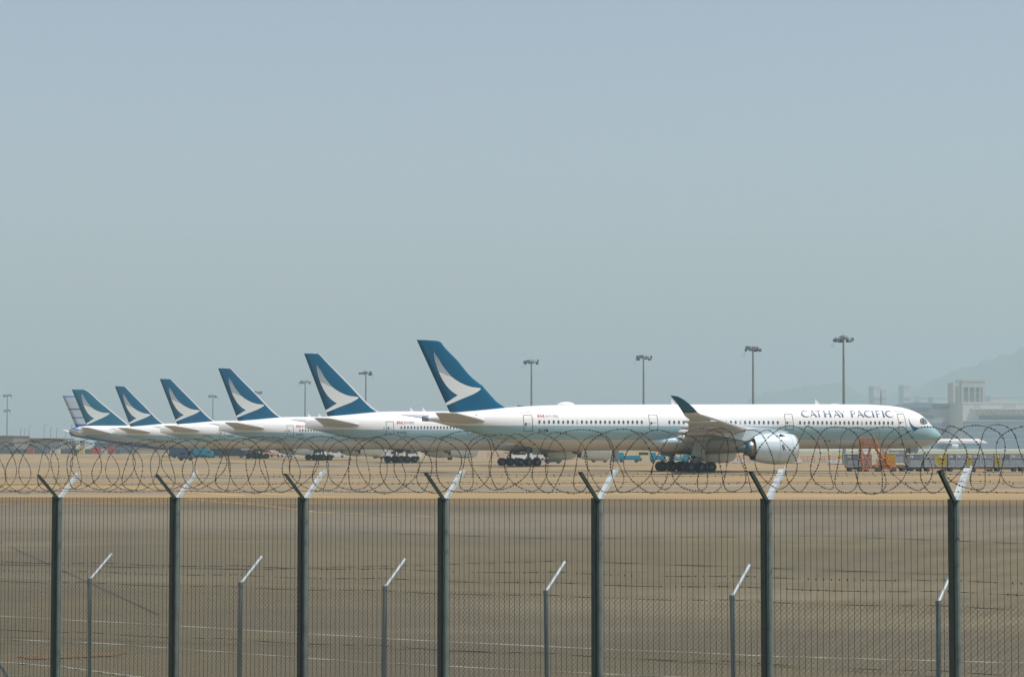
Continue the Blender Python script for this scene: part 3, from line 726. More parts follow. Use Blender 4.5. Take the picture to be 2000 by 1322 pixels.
# nose emblem, cockpit glazing, antennas
b = MB(); conv = lambda x, y: B1.side(1730 + x / 11.02, 780 + y / 11.02)
L = [(487, 405), (500, 470), (520, 530), (550, 590), (590, 640), (620, 662), (545, 715)]; Q = [(488, 400), (512, 465), (545, 525), (600, 575), (660, 598), (718, 612), (556, 715)]
vs = []
for l, r in zip(L, Q):
    for i in range(4): f = i / 3; vs.append(B1.pt(*conv(l[0] + (r[0] - l[0]) * f, l[1] + (r[1] - l[1]) * f), .03))
b.add(vs, [(i * 4 + j, i * 4 + j + 1, i * 4 + j + 5, i * 4 + j + 4) for i in range(len(L) - 1) for j in range(3)], M_blue); b.build('nose_emblem', A)
def cockpit(body, parent, conv):
    b = MB(); out = [conv(*p) for p in ((733, 455), (742, 425), (762, 405), (792, 397), (822, 405), (848, 428), (872, 455), (893, 488), (900, 505), (875, 522), (835, 532), (790, 530), (758, 518), (740, 490))]
    fan_on(body, out, M_dark, b, 4, .03); o = b.build('cockpit_window', parent)
    for nm, pts in (('window_pane', ((745, 452), (770, 415), (790, 412), (798, 520), (770, 512), (748, 485))), ('window_pane', ((806, 412), (830, 425), (852, 470), (862, 515), (812, 522))), ('window_pane', ((848, 440), (880, 488), (888, 505), (868, 512), (858, 475)))):
        q = MB(); fan_on(body, [conv(*p) for p in pts], M_gl2 if False else mat('cockpit_glass', (.16, .22, .25), .08, spec=.9), q, 3, .045); q.build(nm, o)
    return o
cockpit(B1, A, conv)
dorsal(A, B1, R1.loc(1104, 786, 0)[0], 'dome'); dorsal(A, B1, R1.loc(1311, 789, 0)[0]); dorsal(A, B1, R1.loc(1592, 789, 0)[0])
b = MB(); t = R1.loc(1629, 789, 0)[0]; b.box((t, 0, B1.top(t) + .02), (1.2, .5, .16), M_white); b.build('antenna', A)
# panel lines on the side
b = MB()
for pts in (((1680, 839.5), (1718, 839.2)), ((1718, 839.2), (1716, 858)), ((1012, 807), (1036, 804.3)), ((1526, 803.8), (1548, 805.8)), ((1747, 802.5), (1764, 804.6))):
    strip_on(B1, [B1.side(*p) for p in pts], .035, M_line, '', None, part=b)
for p in ((1614.7, 835.6), (1617.5, 860.5), (1621, 860.5), (1629, 860.5), (1760.9, 867.4), (930, 810.3)):
    t, z = B1.side(*p); fan_on(B1, [(t + .09 * math.cos(a), z + .09 * math.sin(a)) for a in [i * math.pi / 4 for i in range(8)]], M_dark, b, 1)
b.build('panel_lines', A)

# ---- the four twin-engined aircraft behind it, one livery
R2 = Ref(594.3, 690.5, 361.0)
def top2_ext(ref): pass
TOP2 = [(596, 821), (615, 816.8), (640.5, 813), (680, 809.5), (710, 806.6), (733, 804.6), (748, 803.7), (780, 803.2), (1300, 803.6)]
BOT2 = [(596, 836), (601, 837), (636, 845), (664, 852), (709, 862), (743, 870), (766, 874), (800, 878), (850, 879.3), (1300, 878.5)]
def airliner2(ref):
    P = thing('airliner', 'second white airliner from the right, its tail showing left of the nearest fin', 'airliner', (ref.X0, ref.Y0, 0), HEAD, 'airliners parked in a row')
    B = Body(ref, TOP2, BOT2, 3.1, tail_pinch=9)
    # forward body and nose continued from the same shape as the front aircraft
    t1 = 73.9; to, bo = B.top, B.bot; zt, zbm = to(45), bo(45); n1 = B1.t1
    def ext(f, g, base, gb):
        def q(t):
            if t < 52: return f(t)
            return base + (g(n1 - (t1 - t)) - gb) * 1.0
        return q
    B.top = ext(to, B1.top, zt, B1.top(n1 - 20)); B.bot = ext(bo, B1.bot, zbm, B1.bot(n1 - 20)); B.t1 = t1 - .02
    return P, B
P2, B2 = airliner2(R2)
zb = B2.side(800, 839)[1]; zb2 = B2.side(800, 860.5)[1]
M_fus2 = band_mat('twin_livery', [(-9, (.52, .53, .50)), (zb2, (.28, .45, .51)), (zb, white)])
B2.build(M_fus2, P2)
def Z2(zx, zy): return (580 + zx / 7.143, 680 + zy / 7.143)
te2 = lambda y: 102 + (y - 75) * (432 - 102) / (948 - 75)
rows = [(1000, 1230, te2(1000)), (905, 1190, te2(905)), (880, 1130, te2(880)), (850, 1085, te2(850)), (500, 735, te2(500)), (100, 338, te2(100)), (85, 325, te2(85)), (74, 300, te2(74))]
F2 = Fin(*fin_from(R2, Z2, rows), .5); F2.build('tail_fin', M_blue, P2, M_le)
am = affine(EM_SRC, [R2.loc(*Z2(*p), .3) for p in ((290, 205), (400, 868), (860, 688))])
emblem(F2, am, P2, M_mark)
stab(R2, ((641.6, 815.2), (613, 817)), ((708, 829), (631, 831.5)), 10.75, 1.2, .75, P2)
def wing2(P, ref_m=None, mt=M_winggrey, nac=M_nac, four=False):
    st = [(0, 50.5, 4.4, 36.0, 4.0, 1.7, 0), (3.1, 48.2, 4.6, 35.4, 4.2, 1.6, 0), (9.8, 42.2, 5.2, 33.2, 4.9, 1.0, 0), (20, 34.0, 6.1, 29.4, 5.9, .5, -.05), (29, 27.0, 7.0, 25.0, 6.9, .22, -.1), (32.2, 23.6, 7.4, 23.0, 7.35, .06, -.1)]
    for s in (1, -1):
        wo = wing_obj('wing', st, s, mt, P, M_le, 2)
        for w in (7, 14, 21): q = lerp_st(st, w); fairing(wo, s, w, q[3] - 1.2, q[3] + 3.4, q[4] - .35, mt, .36)
        e = engine(P, 49.6, 44.2, s, 9.8, 2.85, 1.95, nac=nac); pylon(P, 49.6, 44.2, s, 9.8, 2.85, 1.95, 42.2, 5.1, nac)
        if four: engine(P, 39.6, 35.6, s, 20.5, 3.5, 1.6, nac=nac); pylon(P, 39.6, 35.6, s, 20.5, 3.5, 1.6, 33.6, 6.0, nac)
        g_ = main_gear(P, 36.7, s, 5.5, 4.3)
        b = MB(); b.box((37.9, -s * 6.0, 3.1), (1.3, .07, 2.4), M_gdoor); b.build('gear_door', g_)
    b = MB(); rs = []
    for i in range(21):
        f = i / 20; q = max(.02, math.sin(math.pi * f)) ** .5
        rs.append([(29 + 24 * f, 3.3 * q * math.cos(a), 3.7 + 1.45 * q * math.sin(a)) for a in [2 * math.pi * j / 28 for j in range(28)]])
    b.rings(rs, mat('belly_grey', (.50, .52, .50), .4)); b.build('belly_fairing', P)
    b = MB(); b.box((37.2, 0, 2.22), (4.4, 6.6, .12), M_fan); b.build('wheel_bay', P)
wing2(P2)
nose_gear(P2, 68.0, 3.0)
zw2 = B2.side(800, 834.5)[1]; ta = B2.side(784, 834.5)[0]; dt = (B2.side(873.5, 834.5)[0] - ta) / 14
for i in range(19): put_window(B2, ta + dt * i, zw2, P2, WM2 if random.random() > .8 else WM)
door(B2, ((753.7, 823.4), (768, 823.2), (769.3, 847.5), (754.5, 847.8)), P2, (.28, .5))
door(B2, ((912, 822), (926, 822), (926.5, 847), (912.5, 847)), P2, (.28, .5))
ta, za = B2.side(775.5, 828.4); swire(B2, ta, za, P2)
ta, za = B2.side(776, 847.3); tb, _ = B2.side(793.5, 847.3); text_on(B2, 'B-KQJ', ta, za, .42, M_dark, 'registration', P2, wid=tb - ta, bold=.01)
dorsal(P2, B2, R2.loc(801, 803, 0)[0]); dorsal(P2, B2, R2.loc(825, 803, 0)[0] ); dorsal(P2, B2, 60)
b = MB(); t, z = B2.side(750, 836); fan_on(B2, [(t + .1 * math.cos(a), z + .1 * math.sin(a)) for a in [i * math.pi / 4 for i in range(8)]], M_dark, b, 1); b.build('panel_lines', P2)
b = MB(); t, z = R2.loc(*Z2(245, 70), 0); b.box((t, 0, z + .02), (.5, .12, .14), M_white); b.build('tail_beacon', P2)
reg_t, reg_z = ta, za
others = [((426.4, 719.2), 431.0, 'third white airliner from the right, its fin between two light masts', 'B-KPL'),
          ((312.3, 740.8), 500.0, 'fourth white airliner from the right, standing mid-row with green-white emblem fin', 'B-KPP'),
          ((224.7, 754.2), 562.0, 'fifth white airliner from the right, its fin beside the broad fin of the four-engined freighter', 'B-KQA')]
for (pp, Y0, lab, reg) in others:
    r = Ref(*pp, Y0); c = copy_tree(P2, (r.X0, r.Y0, 0), HEAD, lab, skip=('registration',))
    text_on(B2, reg, reg_t, reg_z, .42, M_dark, 'registration', c, wid=tb - ta, bold=.01)

# ---- wide-tailed freighter with the same emblem
R6 = Ref(140.3, 761.0, 633.0)
P6 = thing('airliner', 'white freighter with broad teal emblem fin, left end of the row of emblem tails', 'airliner', (R6.X0, R6.Y0, 0), HEAD, 'airliners parked in a row')
TOP6 = [(155.5, 836), (160, 832.6), (175, 831.2), (240, 830.8), (700, 830.6)]
BOT6 = [(155.5, 841), (160, 846), (175, 851), (210, 858.5), (253, 865), (300, 871.5), (345, 876.8), (700, 876.5)]
B6 = Body(R6, TOP6, BOT6, 3.25); B6.t1 = 68
_t6, _b6 = B6.top, B6.bot
B6.top = lambda t: _t6(t) if t < 55 else _t6(55) - (_t6(55) - 5.2) * ((t - 55) / 13) ** 2.2
B6.bot = lambda t: _b6(t) if t < 55 else _b6(55) + (5.0 - _b6(55)) * ((t - 55) / 13) ** 3
B6.build(band_mat('freighter_livery', [(-9, (.48, .50, .48)), (5.0, (.33, .42, .44)), (7.0, white)]), P6)
def Z6(zx, zy): return (110 + zx / 9.09, 750 + zy / 9.09)
te6 = lambda y: 275 + (y - 100) * (530 - 275) / (712 - 100)
rows = [(760, 1330, te6(760)), (722, 1290, te6(722)), (600, 1140, te6(600)), (300, 768, te6(300)), (110, 545, te6(110)), (97, 515, te6(97))]
F6 = Fin(*fin_from(R6, Z6, rows), .6); F6.build('tail_fin', M_blue747, P6, M_le)
emblem(F6, affine(EM_SRC, [R6.loc(*Z6(*p), .3) for p in ((462, 140), (530, 702), (946, 520))]), P6, M_mark)
stab(R6, ((171.6, 834), (158.6, 835)), ((224, 846.5), (166, 848.5)), 11.0, 1.3, .8, P6)
wing2(P6, four=True); nose_gear(P6, 63, 3.2)
# ---- blue and white aircraft at the far end
R7 = Ref(122.4, 773.3, 690.0)
P7 = thing('airliner', 'farthest airliner, pale fin with blue stripes and dark blue belly', 'airliner', (R7.X0, R7.Y0, 0), HEAD, 'airliners parked in a row')
TOP7 = [(135, 842), (137, 838), (143, 835), (175, 831.5), (300, 829.5), (600, 829.5)]
BOT7 = [(135, 846), (138, 850.5), (147, 853), (214.5, 864.5), (264, 872.5), (330, 878.2), (600, 878)]
B7 = Body(R7, TOP7, BOT7, 3.1); B7.t1 = 66
_t7, _b7 = B7.top, B7.bot
B7.top = lambda t: _t7(t) if t < 54 else _t7(54) - (_t7(54) - 5.2) * ((t - 54) / 12) ** 2.2
B7.bot = lambda t: _b7(t) if t < 54 else _b7(54) + (5.0 - _b7(54)) * ((t - 54) / 12) ** 3
blu = (.03, .11, .36)
# blue belly that rises towards the tail: height line slopes with x
m7 = bpy.data.materials.new('blue_belly_livery'); m7.use_nodes = True; t_ = m7.node_tree; bs = t_.nodes['Principled BSDF']
tc = N(t_, 'ShaderNodeTexCoord'); sx_ = N(t_, 'ShaderNodeSeparateXYZ'); t_.links.new(tc.outputs['Object'], sx_.inputs[0])
a_ = N(t_, 'ShaderNodeMath'); a_.operation = 'MULTIPLY_ADD'; a_.inputs[1].default_value = .165; t_.links.new(sx_.outputs[0], a_.inputs[0]); t_.links.new(sx_.outputs[2], a_.inputs[2])
g_ = N(t_, 'ShaderNodeMath'); g_.operation = 'GREATER_THAN'; g_.inputs[1].default_value = 7.9; t_.links.new(a_.outputs[0], g_.inputs[0])
x_ = N(t_, 'ShaderNodeMath'); x_.operation = 'GREATER_THAN'; x_.inputs[1].default_value = 5.0; t_.links.new(sx_.outputs[0], x_.inputs[0])
q_ = N(t_, 'ShaderNodeMath'); q_.operation = 'MULTIPLY'; t_.links.new(g_.outputs[0], q_.inputs[0]); t_.links.new(x_.outputs[0], q_.inputs[1])
mx = N(t_, 'ShaderNodeMix'); mx.data_type = 'RGBA'; t_.links.new(q_.outputs[0], mx.inputs[0]); mx.inputs[6].default_value = (*blu, 1); mx.inputs[7].default_value = (.68, .69, .68, 1)
t_.links.new(mx.outputs[2], bs.inputs['Base Color']); bs.inputs['Roughness'].default_value = .4
B7.build(m7, P7)
rows = [(800, 900, 362), (760, 860, 345), (480, 620, 227), (215, 360, 114), (208, 330, 112)]
F7 = Fin(*fin_from(R7, Z6, rows), .5)
z_of = lambda y: R7.loc(*Z6(200, y), 0)[1]
F7.build('tail_fin', band_mat('striped_fin', [(-9, blu), (z_of(708), (.42, .50, .56)), (z_of(605), blu), (z_of(585), (.42, .50, .56)), (z_of(457), blu), (z_of(432), (.42, .50, .56)), (z_of(232), (.05, .18, .55))]), P7)
stab(R7, ((141, 838.3), (131, 839.0)), ((172, 848), (146, 850)), 10.75, 1.2, .7, P7, mat('tailplane_pale', (.6, .6, .58), .5))
wing2(P7); nose_gear(P7, 61, 3.2)

# ------------------------------------------------------------ far airliner by the terminal
b0 = MB(); PF = thing('airliner', 'distant white airliner on the taxiway in front of the terminal, seen past the nearest nose', 'airliner', (0, 0, 0), 0)
nose = at_y(1928, 862, 1750); L0 = 66.0
PF.location = (nose.x - L0, nose.y, 0)
k = 50; rs = []
for i in range(k + 1):
    f = i / k; t = L0 * f; q = min(1, max(.02, (f / .25)) ** .7, max(.02, (1 - f) / .11) ** .55); zc = 5.6 + (1.6 * (1 - f / .25) if f < .25 else 0) - (.6 * (1 - (1 - f) / .11) if f > .89 else 0)
    rs.append([(t, 2.9 * q * math.cos(a), zc + 3.0 * q * math.sin(a)) for a in [2 * math.pi * j / 24 for j in range(24)]])
b0.rings(rs, band_mat('far_livery', [(-9, (.12, .20, .34)), (4.8, (.62, .58, .56))])); fb = b0.build('fuselage', PF)
b = MB(); b.rings([section((12, 0, 7.5), (1, 0, 7.5), .5, (0, 1, 0)), section((3, 0, 16.5), (-1, 0, 16.5), .2, (0, 1, 0))], mat('far_fin', (.10, .18, .35), .5)); b.build('tail_fin', PF)
for s in (1, -1):
    wing_obj('wing', [(0, 42, 4.2, 30, 4.1, 1.2, 0), (30, 26, 6.2, 23, 6.1, .3, 0)], s, M_winggrey, PF)
    engine(PF, 41, 36, s, 9.6, 2.7, 1.6); g_ = main_gear(PF, 32, s, 5, 4, axles=2); wing_obj('tailplane', [(0, 7, 6.6, 1, 6.6, .5, 0), (9, 2, 7.4, 0, 7.4, .2, 0)], s, M_winggrey, PF)
nose_gear(PF, 60, 3.2)
b = MB(); t0 = 44
b.add([(t0, -2.96, 6.2), (t0 + 1.6, -2.96, 6.2), (t0 + 1.4, -2.6, 7.4), (t0 + .5, -2.6, 7.4)], [(0, 1, 2, 3)], M_red); b.build('red_emblem', PF)

# ------------------------------------------------------------ floodlight masts
def mast_head(H, seed, rad=2.7, dangle=True):
    rnd = random.Random(seed); b = MB()
    for rr, zz in ((rad, H - 1.0), (rad * .55, H - .3)):
        pts = [(rr * math.cos(a), rr * math.sin(a), zz) for a in [2 * math.pi * i / 12 for i in range(13)]]; b.path(pts, .07, M_steel, 4)
    for i in range(6):
        a = math.pi / 3 * i; b.tube((.2 * math.cos(a), .2 * math.sin(a), H - .4), (rad * math.cos(a), rad * math.sin(a), H - 1.0), .06, M_steel, n=4)
    b.tube((0, 0, H), (0, 0, H + 1.3), .03, M_steel, n=4)
    if dangle:
        s = rnd.choice((-1, 1)); x = s * rad * .95
        b.path([(x, 0, H - 1.1), (x + .2 * s, 0, H - 1.8), (x + .05, .1, H - 2.7), (x + .5 * s, 0, H - 3.1), (x + .9 * s, 0, H - 2.4)], .045, M_flood, 4)
    return b.mesh('mast_frame')
fb = MB(); fb.box((0, 0, 0), (.95, .55, .62), M_flood); fb.prism([(-.45, .3), (.45, .3), (.3, .5), (-.3, .5)], -.2, .2, M_flood); fb.box((0, -.30, 0), (.82, .05, .5), mat('lamp_glass', (.25, .27, .28), .2)); FLM = fb.mesh('floodlight')
def mast(px, py_top, H, label, n=9, seed=0, second=None, hpx=None):
    Y = (H - EYE) * F / (HOR - py_top); x = (px - CX) / F * Y
    t = thing('light_mast', label, 'light mast', (x, Y, 0), 0, 'floodlight masts round the apron')
    b = MB(); b.tube((0, 0, .5), (0, 0, H - .2), .52, M_steel, .24, 14); b.build('pole', t)
    b = MB(); b.box((0, 0, .25), (1.6, 1.6, .5), mat('mast_footing', (.4, .39, .36), .9)); b.build('base', t)
    for hh, nn, rd in ([(H, n + 3, 2.7)] + ([(second, 6, 1.9)] if second else [])):
        o = bpy.data.objects.new('mast_frame', mast_head(hh, seed, rd)); COL.objects.link(o); o.parent = t
        rnd = random.Random(seed + 5)
        for i in range(nn):
            a = 2 * math.pi * (i + rnd.uniform(-.3, .3)) / nn; q = bpy.data.objects.new('floodlight', FLM); COL.objects.link(q); q.parent = o
            q.location = (rd * math.cos(a) * rnd.uniform(.75, 1), rd * math.sin(a), hh - rnd.choice((.55, .95, 1.35))); q.rotation_euler = (R(rnd.uniform(-30, 10)), R(rnd.uniform(-8, 8)), a + math.pi / 2)
    return t
for px, py, H, n, sd_, sec, lab in [
    (1648, 656, 34, 10, 1, None, 'tallest light mast, rising behind the airline title near the nose'),
    (1471, 675.5, 34, 10, 2, None, 'light mast rising behind the fuselage above the big engine'),
    (1257, 694, 34, 8, 3, None, 'light mast left of the upturned wingtip with a cable hanging from its head'),
    (1038, 702, 34, 7, 4, None, 'light mast just right of the nearest fin'),
    (714.5, 725, 34, 8, 5, None, 'light mast behind the leading edge of the second fin from the right'),
    (596, 743, 34, 6, 6, None, 'light mast with a loose bracket, left of the second fin from the right'),
    (416, 771, 34, 7, 7, None, 'light mast between the third and fourth fins from the right'),
    (503, 763.5, 34, 6, 8, None, 'light mast mostly hidden by the third fin, only its head showing'),
    (14.5, 770, 34, 6, 9, 25, 'faint light mast at the left edge with two rings of lamps')]:
    mast(px, py, H, lab, n, sd_, sec)

# ------------------------------------------------------------ carts, containers and ground vehicles
M_alu = mat('container_aluminium', (.19, .22, .25), .4, metal=.3, var=.3, scale=2)
M_alu2 = mat('container_pale_panel', (.30, .34, .37), .45, metal=.2, var=.25, scale=2)
M_yel = mat('container_yellow', (.40, .30, .02), .55, var=.15, scale=2)
M_oran = mat('equipment_orange', (.55, .17, .035), .55, var=.2, scale=3)
M_frame = mat('cart_frame_dark', (.025, .05, .08), .6)
M_teal = mat('vehicle_turquoise', (.0, .25, .36), .45, var=.08)
M_vwhite = mat('vehicle_white', (.72, .73, .72), .4, var=.05)
M_redp = mat('barrier_red', (.38, .07, .06), .6); M_wp = mat('barrier_white', (.66, .64, .62), .6)
M_glassd = mat('vehicle_glass', (.03, .05, .07), .1)
CW = bpy.data.meshes
cwb = MB(); cwb.lathe([(-.12, .01), (-.12, .17), (-.09, .26), (.09, .26), (.12, .17), (.12, .01)], M_tyre, 14, axis='Y'); cwb.lathe([(-.13, .01), (-.13, .12)], M_hub, 10, axis='Y'); CWM = cwb.mesh('wheel')
def dolly(px, Y, label, wd=3.1):
    p = at_y(px, 900, Y); t = thing('baggage_dolly', label, 'baggage dolly', (p.x, Y, 0), random.uniform(-.04, .04), 'dollies under the cargo containers')
    b = MB(); b.box((0, 0, .5), (wd, 1.7, .12), M_frame)
    for i in range(7): b.tube((-wd / 2 + .2 + i * (wd - .4) / 6, -.8, .59), (-wd / 2 + .2 + i * (wd - .4) / 6, .8, .59), .035, M_galv, n=6)
    for s in (-1, 1): b.box((s * (wd / 2 + .02), 0, .62), (.05, 1.75, .16), M_oran); b.box((0, s * .8, .34), (wd * .8, .08, .14), M_oran if random.random() > .5 else M_frame)
    b.build('deck', t)
    b = MB(); b.tube((wd / 2, 0, .42), (wd / 2 + .55, 0, .34), .045, M_oran, n=6); b.tube((wd / 2 + .55, -.12, .34), (wd / 2 + .55, .12, .34), .06, M_frame, n=6); b.build('tow_bar', t)
    for sx_ in (-1, 1):
        for sy in (-1, 1):
            q = bpy.data.objects.new('wheel', CWM); COL.objects.link(q); q.parent = t; q.location = (sx_ * wd * .36, sy * .72, .26)
    return t
def container(pxc, Y, label, m=M_alu, wd=1.56, full=True, slant=-1, base=.66, ht=1.63, door=True):
    p = at_y(pxc, 900, Y); t = thing('cargo_container', label, 'cargo container', (p.x, Y, base), random.uniform(-.05, .05), 'cargo containers on dollies')
    w2 = wd / 2; e = .45 if slant else 0; b = MB()
    if slant < 0: poly = [(-w2, 0), (w2, 0), (w2, ht), (-w2 - e, ht), (-w2 - e, .55)]
    elif slant > 0: poly = [(-w2, 0), (w2, 0), (w2 + e, .55), (w2 + e, ht), (-w2, ht)]
    else: poly = [(-w2, 0), (w2, 0), (w2, ht), (-w2, ht)]
    b.prism(poly, -.76, .76, m); b.build('shell', t)
    f = MB()       # edge rails
    for a, c in zip(poly, poly[1:] + poly[:1]): f.tube((a[0], -.77, a[1]), (c[0], -.77, c[1]), .03, M_galv, n=4)
    f.build('frame', t)
    if door:
        d = MB(); x0, x1 = (-w2 + .12, w2 - .12); d.bbox(x0, x1, -.785, -.76, .12, ht * .55, M_alu2 if m is not M_yel else M_yel); d.bbox(x0, x1, -.80, -.785, ht * .56, ht * .60, M_frame); d.build('door', t)
    d = MB(); d.bbox(-w2 + .1, -w2 + .5, -.80, -.762, ht * .68, ht * .86, M_vwhite); d.bbox(-w2 + .14, -w2 + .4, -.812, -.80, ht * .74, ht * .80, M_glassd); d.build('placard', t)
    return t
YC = 294
for px, lab in [(1675, 'dark dolly under the leftmost grey container beside the orange steps'), (1729, 'dolly under the yellow container behind the orange steps'), (1778, 'four-wheeled dolly under the slant-sided container right of the yellow one'), (1826, 'dolly with orange rail under the flat grey container'), (1871, 'dolly under the pair of containers between the yellow ones'), (1916, 'dolly under the container right of the middle yellow one'), (1963, 'rightmost fully visible dolly near the picture edge'), (2010, 'dolly cut by the right picture edge')]:
    dolly(px, YC, lab)
for px, m, wd, sl, ht, lab in [
    (1664, M_alu, 1.55, -1, 1.66, 'leftmost grey container, slanted lower left corner, next to the orange steps'),
    (1690, M_alu2, 1.5, -1, 1.66, 'pale grey container right beneath the orange steps platform'),
    (1733, M_yel, 1.9, 0, 1.75, 'wide yellow container with rusty mesh door behind the orange steps'),
    (1786, M_alu, 1.7, -1, 1.66, 'slant-sided silver container under the nearest nose gear'),
    (1816, M_alu2, 1.75, 0, 1.70, 'plain flat-sided silver container left of two yellow ones'),
    (1838, M_yel, 1.15, -1, 1.70, 'yellow container with curved lower corner, right of the plain silver one'),
    (1858, M_alu, 1.05, 0, 1.70, 'narrow grey container with a dark strap, right of the curved yellow one'),
    (1875, M_alu2, 1.3, 0, 1.70, 'pale container with white notice, left of the narrow yellow one'),
    (1892, M_yel, .62, 0, 1.74, 'narrow yellow container in the middle of the right-hand row'),
    (1905, M_alu, .95, 0, 1.70, 'dark grey container just right of the narrow yellow one'),
    (1926, M_alu2, 1.5, -1, 1.70, 'grey container with slanted corner left of the last yellow one'),
    (1947, M_yel, .75, 0, 1.74, 'last yellow container towards the right edge'),
    (1962, M_alu, 1.2, 0, 1.70, 'dark grey container right of the last yellow one'),
    (1984, M_alu2, 1.65, 0, 1.72, 'broad pale grey container near the right edge'),
    (2006, M_frame, 1.3, 0, 1.72, 'dark container cut by the right edge')]:
    container(px, YC, lab, m, wd, slant=sl, ht=ht)
container(1757, 322, 'grey container of the back row, standing higher right of the yellow one', M_alu2, 1.6, slant=-1, base=.9, ht=1.9)
container(1688, 322, 'white container of the back row behind the orange steps', M_vwhite, 1.6, slant=0, base=.9, ht=1.9)
dolly(1757, 322, 'dolly of the back row under the higher grey container'); dolly(1688, 322, 'dolly of the back row under the white container')
# thin shelf boards laid over the container tops
# orange maintenance steps
def at_(px, py, Y): return at_y(px, py, Y)
sx0 = at_(1692, 900, 291).x
ST = thing('maintenance_steps', 'orange wheeled maintenance steps with caged platform below the nearest fuselage', 'steps', (sx0, 291, 0))
b = MB(); b.box((0, 0, 3.1), (1.95, 1.3, .10), M_oran); b.build('platform', ST)
b = MB()
for x in (-.95, -.3, .3, .95):
    for y in (-.62, .62): b.tube((x, y, 3.1), (x, y, 4.15), .035, M_oran, n=5)
for z in (3.45, 3.8, 4.15):
    for y in (-.62, .62): b.tube((-.95, y, z), (.95, y, z), .03, M_oran, n=5)
    b.tube((-.95, -.62, z), (-.95, .62, z), .03, M_oran, n=5)
[b.tube((-.9 + .12 * k, -.64, 3.12), (-.9 + .12 * k, -.64, 4.12), .02, mat('rusty_mesh', (.22, .12, .06), .9, var=.4, scale=8), n=4) for k in range(16)]; b.bbox(-.93, -.3, -.66, -.64, 3.15, 3.75, mat('rusty_mesh', (.22, .12, .06), .9)); b.build('guard_rail', ST)
b = MB()
for y in (-.5, .5):
    b.tube((-.75, y, 3.05), (-.4, y, .3), .07, M_oran, n=5); b.tube((.5, y, 3.05), (-.1, y, .3), .07, M_oran, n=5); b.tube((-.75, y, 3.05), (.55, y, .3), .045, M_oran, n=5); b.tube((-.55, y, 1.6), (.3, y, 1.6), .04, M_oran, n=5)
    b.tube((-.9, y, .3), (1.4, y, .3), .06, M_oran, n=5)
b.build('leg_frame', ST)
b = MB()
for y in (-.45, .45): b.tube((.95, y, 3.1), (3.0, y, .25), .09, M_oran, n=5); b.tube((.95, y, 4.0), (3.0, y, 1.15), .035, M_oran, n=5)
for i in range(11): f = i / 10; b.box((1.0 + 2.0 * f, 0, 3.0 - 2.75 * f), (.26, .9, .06), M_oran)
for i in range(5):
    f = i / 4
    for y in (-.45, .45): b.tube((.95 + 2.05 * f, y, 3.1 - 2.85 * f), (.95 + 2.05 * f, y, 4.0 - 2.85 * f), .025, M_oran, n=4)
b.build('stairway', ST)
for x in (-.8, 1.3):
    for y in (-.6, .6): q = bpy.data.objects.new('wheel', CWM); COL.objects.link(q); q.parent = ST; q.location = (x, y, .26)
ST.scale = (1.12, 1, 1.07)
# orange rack in front of the yellow container
rk = at_(1727, 900, 292); RK = thing('cargo_rack', 'rusty orange open rack on small wheels in front of the yellow container', 'rack', (rk.x, 290.9, 0))
b = MB()
for x in (-1.1, -.55, 0, .55, 1.1):
    for y in (-.45, .45): b.tube((x, y, .3), (x, y, 1.7 if abs(x) > .6 else 1.55), .035, M_oran, n=5)
for z in (.35, .95, 1.6):
    for y in (-.45, .45): b.tube((-1.1, y, z), (1.1, y, z), .04, M_oran, n=5)
b.bbox(-1.05, .0, -.44, -.42, .4, 1.5, mat('rusty_mesh', (.22, .12, .06), .9, var=.4, scale=8)); b.box((0, 0, .32), (2.5, 1.0, .1), M_oran); b.build('frame', RK)
for x in (-.9, .9):
    for y in (-.4, .4): q = bpy.data.objects.new('wheel', CWM); COL.objects.link(q); q.parent = RK; q.location = (x, y, .26)

VW = MB(); VW.lathe([(-.14, .01), (-.14, .24), (-.10, .36), (.10, .36), (.14, .24), (.14, .01)], M_tyre, 16, axis='Y'); VW.lathe([(-.15, .01), (-.15, .18)], M_hub, 10, axis='Y'); VWM = VW.mesh('wheel')
def wheels(t, xs_, yw, z=.36):
    for x in xs_:
        for y in (-yw, yw): q = bpy.data.objects.new('wheel', VWM); COL.objects.link(q); q.parent = t; q.location = (x, y, z)
def van(px, py, label, m=M_vwhite, rz=0, name='service_van', cat='van', group=None, box=False, L=5.0, H=2.3):
    Y = EYE * F / (py - HOR); x = (px - CX) / F * Y
    t = thing(name, label, cat, (x, Y, 0), rz, group); b = MB(); h = L / 2
    if box:
        b.prism([(h - 1.6, .45), (h, .45), (h, 1.2), (h - .35, 2.0), (h - 1.6, 2.1)], -.95, .95, m); b.build('cab', t)
        b = MB(); b.bbox(-h, h - 1.75, -1.05, 1.05, .75, H + .5, m); b.build('cargo_box', t)
        b = MB(); b.bbox(-h, h - .2, -.6, .6, .42, .72, M_frame); b.build('chassis', t)
    else:
        b.prism([(-h, .4), (h, .4), (h, 1.15), (h - .7, 1.35), (h - 1.4, H - .25), (h - 1.7, H), (-h + .1, H), (-h, H - .2)], -.9, .9, m); b.build('body', t)
    w_ = MB(); w_.add([(h - 1.35, -.915 if not box else -.965, 1.25), (h - .75, -.915 if not box else -.965, 1.35), (h - 1.25 if not box else h - .55, -.915 if not box else -.965, 1.85), (h - 1.5, -.915 if not box else -.965, 1.9)], [(0, 1, 2, 3)], M_glassd)
    if not box: w_.bbox(-h + .5, h - 1.8, -.912, -.90, 1.35, 1.9, M_glassd)
    w_.build('side_window', t); wheels(t, (-h * .62, h * .62), .82); return t
